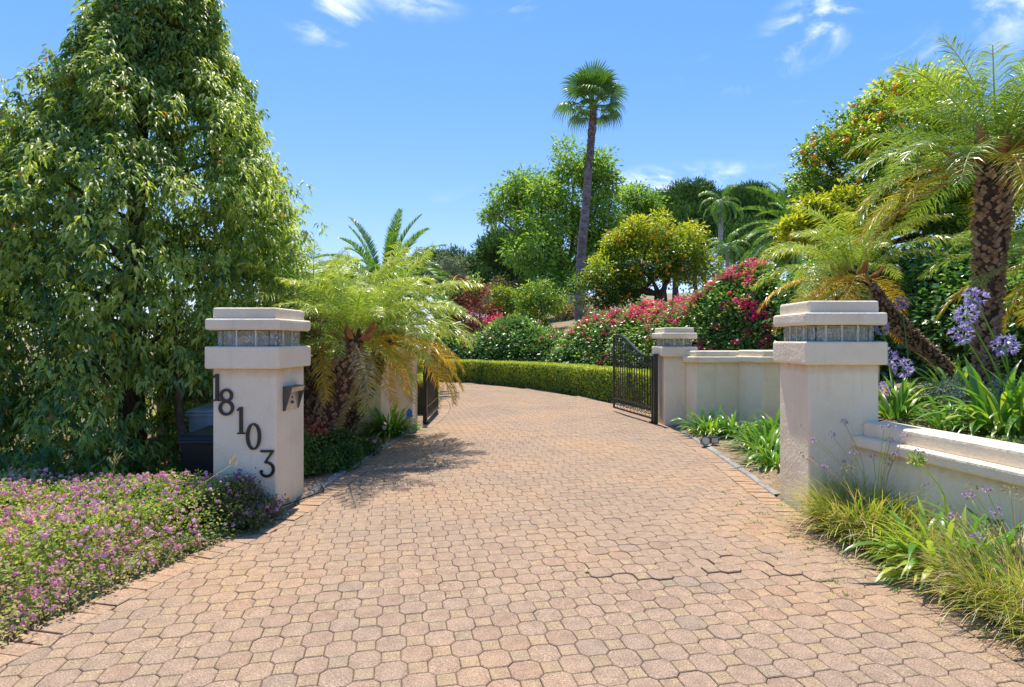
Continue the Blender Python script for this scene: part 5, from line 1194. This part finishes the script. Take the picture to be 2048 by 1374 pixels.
def P3(u, v, Y): q = P(u, v, Y); return (q.x, q.y, q.z)
def flower(rt, base, tip, k, sc=1.0): 
    b = Vector(base); t_ = Vector(tip); m = b.lerp(t_, .55)+Vector((0, 0, .05)); stalk('flower_stalk', rt, [tuple(b), tuple(m), tuple(t_)], .0065, ML_AGA, HD[k % 3], sc)
A1 = roots[(3.98, 4.55)]
flower(A1, (3.95, 4.55, .9), P3(1925, 668, 4.5), 0, 1.05); flower(A1, (4.0, 4.55, .9), P3(2010, 690, 4.4), 1, 1.1); flower(A1, (4.0, 4.5, .9), P3(1932, 630, 4.3), 2, .95); flower(A1, (4.05, 4.5, .9), P3(1950, 596, 4.4), 0, 1.0)
A2 = roots[(3.62, 5.35)]
flower(A2, (3.62, 5.35, .85), P3(1775, 712, 5.1), 1, 1.0); flower(A2, (3.64, 5.3, .85), P3(1806, 736, 4.95), 2, 1.05); flower(A2, (3.7, 5.5, .85), P3(1766, 657, 6.6), 0, 1.0); flower(A2, (3.62, 5.4, .8), P3(1772, 775, 5.3), 0, .8)
flower(roots[(4.6, 6.2)], (4.5, 6.4, .9), P3(1803, 606, 6.6), 1, 1.0)

# society garlic and yellowing clumps at the foot of the low wall
def blade_tuft(name, label, x, y, z, n, L, w, rng, spread, mat=ML_GARL, group=None, dry=.15, lean=(0, 0), cat='grass'):
    root = thing(name, label, cat, (x, y, z), group); K = 6
    a = rng.uniform(0, 2*PI, n); rr = spread*np.sqrt(rng.random(n)); bx, by = x+rr*np.cos(a), y+rr*np.sin(a)
    az = a+rng.normal(0, .6, n); e0 = R(86)-R(48)*rng.random(n)**1.1; cv = R(95)*rng.uniform(.35, 1.25, n); LL = L*rng.uniform(.55, 1.15, n); ww = w*rng.uniform(.7, 1.3, n)
    tn = np.clip(rng.normal(.42, .22, n), 0, 1)
    p = np.stack([bx, by, np.full(n, z-.02)], 1); V = []; t = []
    for i in range(K+1):
        f = i/K; e = e0-cv*f**1.4; d = np.stack([np.cos(az)*np.cos(e)+lean[0]*f, np.sin(az)*np.cos(e)+lean[1]*f, np.sin(e)], 1); s = np.stack([-np.sin(az), np.cos(az), np.zeros(n)], 1)*(ww*(1-f*.85)*.5)[:, None]
        V += [p-s, p+s]; t += [np.clip(tn+.35*f, 0, 1)]*2; p = p+d*(LL/K)[:, None]
    Vv = np.stack(V, 1).reshape(-1, 3); tt = np.stack(t, 1).ravel(); base = (np.arange(n)*2*(K+1))[:, None, None]
    q = np.array([[(2*i, 2*i+1, 2*i+3), (2*i, 2*i+3, 2*i+2)] for i in range(K)]).reshape(-1, 3)
    T = (base+q[None]).reshape(-1, 3); nd = int(n*(1-dry))
    for nm, m_, lo, hi in (('blades', mat, 0, nd), ('dry_blades', ML_STRAW, nd, n)):
        if hi > lo:
            vv = Vv[lo*2*(K+1):hi*2*(K+1)]; me = fastmesh(nm, vv, T[lo*2*K:hi*2*K]-lo*2*(K+1), m_, tt[lo*2*(K+1):hi*2*(K+1)]); o = bpy.data.objects.new(nm, me); link(o, root); o['kind'] = 'stuff'
    return root
gg = 'flowering grassy clumps at the foot of the low wall'
def garlic_flowers(rt, x, y, k, hmin, hmax, sp, rng, dx=0):
    for i in range(k):
        a = rng.uniform(0, 2*PI); s = sp*rng.uniform(.3, 1.1); h = rng.uniform(hmin, hmax); tip = (x+math.cos(a)*s+dx, y+math.sin(a)*s, h); m = (x+math.cos(a)*s*.45, y+math.sin(a)*s*.4, h*.62)
        dry = rng.random() < .55; stalk('flower_stalk', rt, [(x+math.cos(a)*s*.2, y+math.sin(a)*s*.2, .1), m, tip], .0022, ML_STRAW if dry else ML_GARL, HX if dry and rng.random() < .6 else HS[i % 3], rng.uniform(.7, 1.15))
t1 = blade_tuft('grass_clump', 'grassy green and yellow clump at the foot of the large right pillar', 2.74, 4.42, 0, 1700, .50, .012, r, .30, group=gg); garlic_flowers(t1, 2.78, 4.4, 20, .45, .92, .42, r, -.05)
t1b = blade_tuft('grass_clump', 'low grassy clump between the first grassy clump and the yellowing strap leaves', 2.76, 4.0, 0, 800, .40, .011, r, .24, group=gg)
t2 = strap_plant('agapanthus', 'yellowing strap-leaved clump leaning over the pavers with one tall spent flower', 2.76, 3.62, 0, 150, [SAY, SAY, SAY, SA], r, .92, .2, gg)
stalk('flower_stalk', t2, [(2.80, 3.68, .2), (2.78, 3.66, .5), P3(1832, 918, 3.6)], .005, ML_AGAY, HG, 1.0)
for q in ((3.02, 3.72), (3.06, 3.55)): strap_plant('agapanthus', 'dark upright strap leaves against the low wall' + (' beside the spent flower' if q[0] < 3.05 else ', nearer the right edge'), q[0]-.06, q[1], 0, 9, [[SA[0], SA[1], SA[2]]], r, 1.0, .05, gg)
t3 = blade_tuft('grass_clump', 'fine pale grassy clump with pink flowers at the right edge of the picture', 2.82, 3.10, 0, 2400, .50, .0075, r, .28, group=gg, dry=.25); garlic_flowers(t3, 2.9, 3.2, 26, .40, .72, .38, r, .05)
t4 = blade_tuft('grass_clump', 'nearest grassy clump in the bottom right corner', 2.86, 2.62, 0, 1900, .46, .0075, r, .28, group=gg, dry=.25); garlic_flowers(t4, 2.9, 2.6, 8, .35, .6, .3, r)
blade_tuft('grass_clump', 'grassy clump just outside the bottom right corner', 2.98, 2.0, 0, 700, .42, .007, r, .26, group=gg)

# ================================================================== LANTANA
def xle(y): return float(np.interp(y, [p.y for p in LE], [p.x for p in LE]))
def lantana(name, label, n, xfun, y0, y1, wmax, hfun, mat, nfl, rng, ll=.032, petal_t=(0, 1), fsz=.030):
    ys_ = rng.uniform(y0, y1, n//6); xe = np.interp(ys_, [p.y for p in LE], [p.x for p in LE]) if xfun is None else xfun(ys_)
    dd = wmax*rng.random(len(ys_))**.9; X = xe-dd+rng.normal(0, .02, len(ys_)); H = hfun(X, ys_, dd)
    root = thing(name, label, 'shrub', (float(X.mean()), (y0+y1)/2, 0))
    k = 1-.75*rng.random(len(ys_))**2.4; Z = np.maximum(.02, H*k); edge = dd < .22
    Z = np.where(edge, H*rng.random(len(ys_)), Z)
    cen = np.stack([X, ys_, Z], 1); o = np.stack([np.where(edge, .9, 0), np.full(len(X), -.15), np.full(len(X), .8)], 1)
    pos, d, u = clump_leaves(cen, o, 6, .06, .1, .6, rng)
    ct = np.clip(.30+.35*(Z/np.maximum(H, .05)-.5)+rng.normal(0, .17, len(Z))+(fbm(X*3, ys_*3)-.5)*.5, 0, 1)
    cloud('foliage', root, mat, pos, d, u, ll*rng.uniform(.6, 1.3, len(pos)), ll*.62, np.clip(np.repeat(ct, 6)+rng.normal(0, .12, len(pos)), 0, 1), T_LEAF)
    m = nfl; ys2 = rng.uniform(y0, y1, m); xe = np.interp(ys2, [p.y for p in LE], [p.x for p in LE]) if xfun is None else xfun(ys2); d2 = wmax*rng.random(m)**1.15+.0; X2 = xe-d2
    cl = (fbm(X2*2.3+11, ys2*2.3+5) > .42) | (rng.random(m) < .35); X2, ys2, d2 = X2[cl], ys2[cl], d2[cl]; m = len(X2)
    Z2 = hfun(X2, ys2, d2)+rng.uniform(-.02, .05, m); Z2 = np.where(d2 < .3, Z2*rng.uniform(.3, 1.15, m), Z2); X2 = X2+np.where(rng.random(m) < .12, .06, 0)*(d2 < .2)
    per = 16; q = rnd_unit(m*per, rng); q[:, 2] = np.abs(q[:, 2])*.8; sc = np.repeat(rng.uniform(.45, 1.1, m), per)
    cc = np.repeat(np.stack([X2, ys2, Z2], 1), per, 0)+q*sc[:, None]*fsz*.42
    cloud('flowers', root, ML_LFLOW, cc, np.cross(q, rnd_unit(len(q), rng)), q, .62*fsz*sc, .52*fsz*sc, np.clip(np.repeat(rng.uniform(petal_t[0], petal_t[1], m), per)+rng.normal(0, .12, m*per), 0, 1))
    # sprigs standing above the mass
    mb = MB()
    for i in range(int(nfl/30)):
        j = int(rng.integers(m)); mb.tube([(X2[j], ys2[j], 0.0), (X2[j]+rng.normal(0, .02), ys2[j], Z2[j]*.6), (X2[j], ys2[j], Z2[j])], .0022, 4)
    mb.obj('stems', M_TWIG, root, kind='stuff')
    return root
lantana('lantana_shrub', 'wide sunlit lantana bed with pink flowers along the left edge of the drive', 105000, None, 1.7, 4.75, 4.2, lambda X, Y, D: (np.minimum(.10+1.5*D, .36)*(.70+.75*fbm(X*2.2, Y*2.2)))*(1-.15*sstep(3.9, 4.7, Y)), ML_LANT, 6600, r, ll=.027, petal_t=(.3, 1), fsz=.029)
lantana('lantana_shrub', 'lantana at the foot of the house number pillar, the pillar shade painted into its leaves and purple flowers', 11000, lambda y: -1.98+0*y, 4.42, 4.93, .75, lambda X, Y, D: (.10+.20*np.exp(-((X+2.30)/.13)**2)+.13*np.exp(-((X+2.62)/.12)**2))*(.6+.9*fbm(X*7, Y*5)), ML_LANT_SHADE, 420, r, ll=.026, petal_t=(0, .45), fsz=.03)  # darker leaf material and low petal tones paint in the pillar's shadow
# small sprigs of that shrub leaning over the paving
rg_ = np.random.default_rng(8)
for k in range(3):
    x, y, az = [(-6.2, 4.4, .3), (-3.25, 4.55, .5), (-2.45, 4.35, .2)][k]
    rt = thing('dry_grass_plant', ['dry grass stem arching over the lantana at the far left', 'dry seed head standing between lantana and the cone-shaped tree', 'long pale grass stem crossing in front of the house number pillar'][k], 'grass', (x, y, 0))
    L = [.5, .42, .75][k]; el = [60, 78, 35][k]
    if k == 2: x, y = -2.75, 4.4; rt.location = (x, y, 0)
    mb = MB(); pts = catmull([(x, y, .1), (x+L*.5*math.cos(R(el)), y, .12+L*.55*math.sin(R(el))), (x+L*math.cos(R(el)), y-.02, .12+L*math.sin(R(el)))], .05); mb.tube(pts, .0022, 4, tone=.8); mb.obj('stem', ML_STRAW, rt)
    cc = np.array([tuple(pts[-1])]*16)+rg_.normal(0, .02, (16, 3)); cloud('seed_head', rt, ML_STRAW, cc, np.tile([.3, 0, 1.0], (16, 1))+rnd_unit(16, rg_)*.4, rnd_unit(16, rg_), .045, .008, np.full(16, .8))

# ================================================================== LEFT BED PLANTS, GROUND COVER, LITTER
make_tree('juniper_bush', 'low dark green fine leaved bush beside the drive behind the house number pillar', 'shrub', (-2.25, 6.35, 0),
          [(-2.28, 6.35, .22, .34, .34, .24), (-2.10, 6.75, .2, .28, .3, .2), (-2.45, 6.1, .15, .22, .2, .18), (-1.98, 6.55, .1, .16, .2, .12)], 1500, 9, .06, .038, .018, ML_JUN, .02, (-2.25, 6.4, .1), r, upb=.6, sub=9, subr=.36, inner=.35, droop=.0)
make_tree('juniper_bush', 'flat trailing green shrub between the low dark bush and the path lamp', 'shrub', (-1.98, 7.4, 0),
          [(-2.05, 7.3, .08, .26, .3, .1), (-1.95, 7.7, .06, .18, .25, .07)], 420, 9, .06, .036, .018, ML_JUN, .012, (-2.0, 7.4, .03), r, upb=.6, sub=6, inner=.3)
make_tree('twiggy_shrub', 'bare rusty twigged shrub between the house number pillar and the palm trunks', 'shrub', (-2.42, 6.55, 0), [(-2.42, 6.6, .35, .22, .2, .25)], 90, 7, .09, .05, .025, ML_RUST, .012, (-2.42, 6.6, .12), r, twigs=9, sub=9)
make_tree('silver_shrub', 'small grey leaved shrub in the raised bed under the leaning palm', 'shrub', (4.30, 5.35, bz(4.3, 5.35)), [(4.30, 5.35, .98, .26, .25, .14), (4.55, 5.3, .98, .16, .2, .12)], 330, 8, .07, .045, .022, ML_OLIVE, .01, (4.3, 5.35, .85), r, upb=.7, sub=8, tone=(.4, 1))
def scatter(name, poly_fn, n, mat, L, w, rng, zfun, tone=(0, 1), up=(0, 0, 1.0), lift=0.01, per=1, flat=True):
    pts = poly_fn(n, rng); z = zfun(pts[:, 0], pts[:, 1]); c = np.stack([pts[:, 0], pts[:, 1], z+lift], 1); c = np.repeat(c, per, 0)
    if per > 1: c = c+rng.normal(0, .02, c.shape)*np.array([1, 1, .3])
    m = len(c); d = rnd_unit(m, rng)*np.array([1, 1, .25 if flat else 1.0])+(np.array([0, 0, 0]) if flat else np.array([0, 0, .6])); u = np.array([up])+rnd_unit(m, rng)*.45
    me = cloud(name, None, mat, c, d, u, L*rng.uniform(.6, 1.3, m), w*rng.uniform(.7, 1.3, m), rng.uniform(tone[0], tone[1], m), T_LEAF, ret_mesh=True)
    o = bpy.data.objects.new(name, me); C.objects.link(o); o['kind'] = 'stuff'; return o
def rnd_box(x0, x1, y0, y1, cond=None):
    def f(n, rng):
        p = np.stack([rng.uniform(x0, x1, n*3), rng.uniform(y0, y1, n*3)], 1)
        if cond is not None: p = p[cond(p[:, 0], p[:, 1])]
        return p[:n]
    return f
INB = lambda x, y: x > np.where(y < 5, 3.25+(4.85-y)*.1756, 3.3+(y-5.0)*.534)
notdrive = lambda x, y: np.minimum(inL(x, y), inR(x, y)) < -.12
o = scatter('leaf_litter', rnd_box(2.6, 4.3, 5.3, 9.3, notdrive), 1500, ML_DRY, .035, .018, r, soilH)
tag(o, 'brown dead leaves and chips strewn on the soil of the right planting strip', 'leaf litter')
o = scatter('leaf_litter', rnd_box(-3.2, -1.6, 5.3, 9.0, notdrive), 1100, ML_DRY, .035, .018, r, soilH); tag(o, 'dead leaves on the soil of the left palm bed', 'leaf litter')
o = scatter('leaf_litter', rnd_box(3.2, 6.5, 2.5, 8.5, INB), 3500, ML_DRY, .045, .02, r, bedH); tag(o, 'dead leaves and chips on the raised bed', 'leaf litter')
o = scatter('leaf_litter', lambda n, rng: (lambda y: np.stack([np.interp(y, [p.y for p in LE], [p.x for p in LE])+np.abs(rng.normal(0, .06, n))-.08, y], 1))(rng.uniform(2, 4.9, n)), 420, ML_DRY, .045, .022, r, lambda x, y: .0*x+.006); tag(o, 'brown dead leaves gathered under the edge of the lantana bed', 'leaf litter')
o = scatter('ground_cover', rnd_box(-2.3, -1.7, 7.3, 8.9, notdrive), 500, ML_GC, .03, .018, r, soilH, per=5, flat=False); tag(o, 'pale creeping ground cover around the left path lamps', 'ground cover')
o = scatter('ground_cover', rnd_box(3.2, 6.4, 2.5, 8.0, lambda x, y: INB(x, y) & (fbm(x*1.8, y*1.8) > .45)), 2600, ML_GC, .035, .018, r, bedH, per=5, flat=False); tag(o, 'low ground cover in the raised bed', 'ground cover')
o = scatter('ground_cover', rnd_box(2.5, 3.1, 2.3, 4.8, lambda x, y: inR(x, y) < .03), 300, ML_GC, .035, .016, r, lambda x, y: .0*x+.01, per=5, flat=False); tag(o, 'weeds along the right edge of the drive below the low wall', 'ground cover')
o = scatter('ground_cover', rnd_box(-3.9, -2.4, 5.0, 6.6), 700, ML_JUN, .05, .022, r, soilH, per=4, flat=False); tag(o, 'dark undergrowth below the cone-shaped tree near the bins', 'ground cover')
# weeds in the joints
wp = [G(1560, 1012), G(1510, 1045), G(1528, 1030), G(1665, 1165), G(1742, 1112), G(1785, 1150), G(1690, 1190), G(1960, 1262), G(1990, 1275), G(1440, 985), G(1620, 1100), G(1700, 1130), G(1480, 1010), G(1585, 1075), (2.3, 3.4), (2.2, 4.2), (2.35, 4.4)]
cen = np.repeat(np.array([(x, y, .004) for x, y in wp]), 16, 0)+r.normal(0, .022, (len(wp)*16, 3))*np.array([1.4, .7, .1])
me = cloud('joint_weeds', None, ML_GC, cen, rnd_unit(len(cen), r)+np.array([0, 0, .5]), rnd_unit(len(cen), r)+np.array([0, 0, 1]), .022, .009, r.uniform(.2, .9, len(cen)), ret_mesh=True)
o = bpy.data.objects.new('joint_weeds', me); C.objects.link(o); o['kind'] = 'stuff'; tag(o, 'tiny green weeds growing in the paver joints', 'weeds')
for k, (u, v, s_) in enumerate(((1178, 1146, .03), (1826, 1178, .03), (1668, 1080, .02))):
    x, y = G(u, v); cc = np.array([[x, y, .012]]*4)+r.normal(0, s_*.25, (4, 3))*np.array([1, 1, .1]); me = cloud('dead_leaf', None, ML_STRAW, cc, rnd_unit(4, r)*np.array([1, 1, .2]), np.array([[0, 0, 1.0]]*4), s_*1.2, s_*.7, np.full(4, 1.0), ret_mesh=True)
    o = bpy.data.objects.new('dead_leaf', me); C.objects.link(o); tag(o, ['crumpled whitish leaf lying near the lifted pavers', 'pale fallen leaf on the pavers below the yellowing strap leaves', 'tiny dry leaf on the pavers beside the right grassy clump'][k], 'leaf')

# ================================================================== SMALL OBJECTS
M_BLACKP = plain('black_plastic', (.015, .015, .018), .4); M_BLUEG = plain('grey_blue_plastic', (.28, .36, .46), .5); M_GREYP = plain('grey_metal', (.10, .105, .11), .4, .4); M_LAMPG = plain('lamp_glass', (.55, .55, .5), .15, 0, .7); M_BLUE = plain('blue_plastic', (.03, .26, .72), .4)
def bin_(label, x, y, z, w, d, h, body, lid):
    root = thing('wheelie_bin', label, 'bin', (x, y, z)); mb = MB(); a, b = w/2*.86, d/2*.84
    mb.add([(x-a, y-b, z+.03), (x+a, y-b, z+.03), (x+a, y+b, z+.03), (x-a, y+b, z+.03), (x-w/2, y-d/2, z+h), (x+w/2, y-d/2, z+h), (x+w/2, y+d/2, z+h), (x-w/2, y+d/2, z+h)], [(0, 3, 2, 1), (4, 5, 6, 7), (0, 1, 5, 4), (1, 2, 6, 5), (2, 3, 7, 6), (3, 0, 4, 7)]); mb.obj('body', body, root, bevel=.02)
    mb = MB(); mb.box((x-w/2-.02, y-d/2-.02, z+h-.045), (x+w/2+.02, y+d/2+.02, z+h-.012)); mb.obj('rim', body, root, bevel=.008)
    mb = MB(); mb.add([(x-w/2-.025, y-d/2-.03, z+h), (x+w/2+.025, y-d/2-.03, z+h), (x+w/2+.025, y+d/2+.02, z+h), (x-w/2-.025, y+d/2+.02, z+h), (x-w/2, y-d/2, z+h+.035), (x+w/2, y-d/2, z+h+.035), (x+w/2, y+d/2, z+h+.06), (x-w/2, y+d/2, z+h+.06)], [(0, 3, 2, 1), (4, 5, 6, 7), (0, 1, 5, 4), (1, 2, 6, 5), (2, 3, 7, 6), (3, 0, 4, 7)]); mb.obj('lid', lid, root, bevel=.01)
    mb = MB(); mb.tube([(x-w/2+.05, y+d/2+.06, z+h-.01), (x+w/2-.05, y+d/2+.06, z+h-.01)], .014, 8); mb.obj('handle', body, root)
    for sx in (-1, 1): mb = MB(); mb.tube([(x+sx*(w/2-.02), y+d/2, z+.1), (x+sx*(w/2+.03), y+d/2, z+.1)], .1, 16); mb.obj('wheel', M_BLACKP, root)
bin_('black wheelie bin tucked between the cone-shaped tree and the house number pillar', -3.06, 5.95, -.27, .50, .55, .78, M_BLACKP, M_BLACKP)
bin_('grey blue lidded bin standing behind the black one', -3.42, 6.75, -.27, .58, .5, .94, M_BLUEG, M_BLUEG)
def path_lamp(label, u, v, Y, h):
    q = P(u, v, Y); x, y, z = q.x, q.y, .02; root = thing('path_lamp', label, 'lamp', (x, y, z))
    mb = MB(); mb.tube([(x, y, z-.05), (x, y, z+h*.62)], .011, 8); mb.obj('pole', M_IRON, root)
    mb = MB(); mb.tube([(x, y, z+h*.60), (x, y, z+h*.64)], [.028, .036], 8); mb.obj('collar', M_IRON, root)
    mb = MB(); mb.tube([(x, y, z+h*.64), (x, y, z+h*.86)], [.026, .045], 6); mb.obj('lantern_glass', M_LAMPG, root)
    for k in range(6): a = k*PI/3; mb = MB(); mb.tube([(x+.029*math.cos(a), y+.029*math.sin(a), z+h*.64), (x+.049*math.cos(a), y+.049*math.sin(a), z+h*.86)], .003, 4); mb.obj('cage_bar', M_IRON, root)
    mb = MB(); mb.tube([(x, y, z+h*.86), (x, y, z+h*.89), (x, y, z+h*.95), (x, y, z+h)], [.078, .078, .03, .006], 8); mb.obj('cap', M_IRON, root)
path_lamp('small black lantern path lamp in front of the dark strap-leaved clump', 768, 880, 8.15, .31)
path_lamp('low black path lamp at the concrete kerb beside the trailing shrub', 748, 905, 7.35, .24)
for k, (u, v) in enumerate(((1409, 888), (1427, 886))):
    x, y = G(u, v+6); root = thing('spotlight', ['round grey ground spotlight, the left of two at the right kerb', 'square dark ground spotlight, the right of two at the right kerb'][k], 'spotlight', (x, y, 0))
    mb = MB(); mb.tube([(x, y+.02, -.05), (x, y+.02, .05)], .008, 6); mb.obj('stake', M_GREYP, root)
    if k == 0: mb = MB(); mb.tube([(x, y-.05, .095), (x, y-.03, .09), (x, y+.05, .07), (x, y+.065, .065)], [.062, .06, .05, .02], 14); mb.obj('housing', M_GREYP, root); mb = MB(); mb.tube([(x, y-.056, .096), (x, y-.049, .095)], .05, 14); mb.obj('lens', M_LAMPG, root)
    else: mb = MB(); mb.box((x-.06, y-.05, .04), (x+.06, y+.05, .135)); mb.obj('housing', M_BLACKP, root, bevel=.01); mb = MB(); mb.box((x-.045, y-.056, .055), (x+.045, y-.0495, .12)); mb.obj('lens', M_LAMPG, root)
q = P(819, 828, 9.3); root = thing('garden_marker', 'small bright blue plastic marker among dark strap leaves by the left gate', 'marker', (q.x, q.y, 0.02))
mb = MB(); mb.tube([(q.x, q.y, 0), (q.x, q.y, .24)], .006, 6); mb.obj('stick', M_GREYP, root); mb = MB(); mb.add([(q.x-.05, q.y-.012, .24), (q.x+.05, q.y-.012, .24), (q.x+.05, q.y+.012, .24), (q.x-.05, q.y+.012, .24), (q.x-.045, q.y-.01, .33), (q.x-.005, q.y-.01, .39), (q.x+.045, q.y-.01, .34), (q.x-.045, q.y+.01, .33), (q.x-.005, q.y+.01, .39), (q.x+.045, q.y+.01, .34)], [(0, 3, 2, 1), (0, 1, 6, 5, 4), (3, 7, 8, 9, 2), (0, 4, 7, 3), (1, 2, 9, 6), (4, 5, 8, 7), (5, 6, 9, 8)]); mb.obj('flag', M_BLUE, root)
# black cable at the foot of the left pillar
mb = MB(); mb.tube(catmull([(-2.10, 4.93, .012), (-2.04, 5.1, .02), (-1.97, 5.3, .015), (-1.90, 5.5, .012), (-1.86, 5.62, .014), (-1.93, 5.75, .03)], .04), .007, 6); o = mb.obj('cable', M_BLACKP); tag(o, 'thin black cable lying along the foot of the house number pillar', 'cable')
# agave-like grey spikes and pale house far left
rt = blade_tuft('flax_plant', 'tall thin grey spiky leaves between the cone-shaped tree and the date palm', -4.55, 12.0, 0.0, 60, 2.9, .05, r, .45, ML_OLIVE, dry=0, cat='plant')
hx, hy = P(628, 560, 48).x, 48
root = thing('house', 'far pale blue-white house glimpsed left of the big date palm', 'house', (hx, hy, -.1)); zt_ = P(628, 548, 48).z
M_HW = plain('pale_wall', (.55, .60, .68), .8); M_HR = plain('pale_roof', (.50, .56, .66), .7); M_HG = plain('house_glass', (.05, .06, .07), .1)
mb = MB(); mb.box((hx-4, hy, -.1), (hx+4, hy+7, zt_)); mb.obj('wall', M_HW, root)
mb = MB(); mb.add([(hx-4.5, hy-.5, zt_), (hx+4.5, hy-.5, zt_), (hx+4.5, hy+7.5, zt_), (hx-4.5, hy+7.5, zt_), (hx-2.5, hy+3.5, zt_+1.5), (hx+2.5, hy+3.5, zt_+1.5)], [(0, 3, 2, 1), (0, 1, 5, 4), (2, 3, 4, 5), (1, 2, 5), (3, 0, 4)]); mb.obj('roof', M_HR, root)
for k in range(3): mb = MB(); mb.box((hx-3+2.4*k, hy-.05, zt_-2.2), (hx-1.8+2.4*k, hy+.05, zt_-.7)); mb.obj('window', M_HG, root)
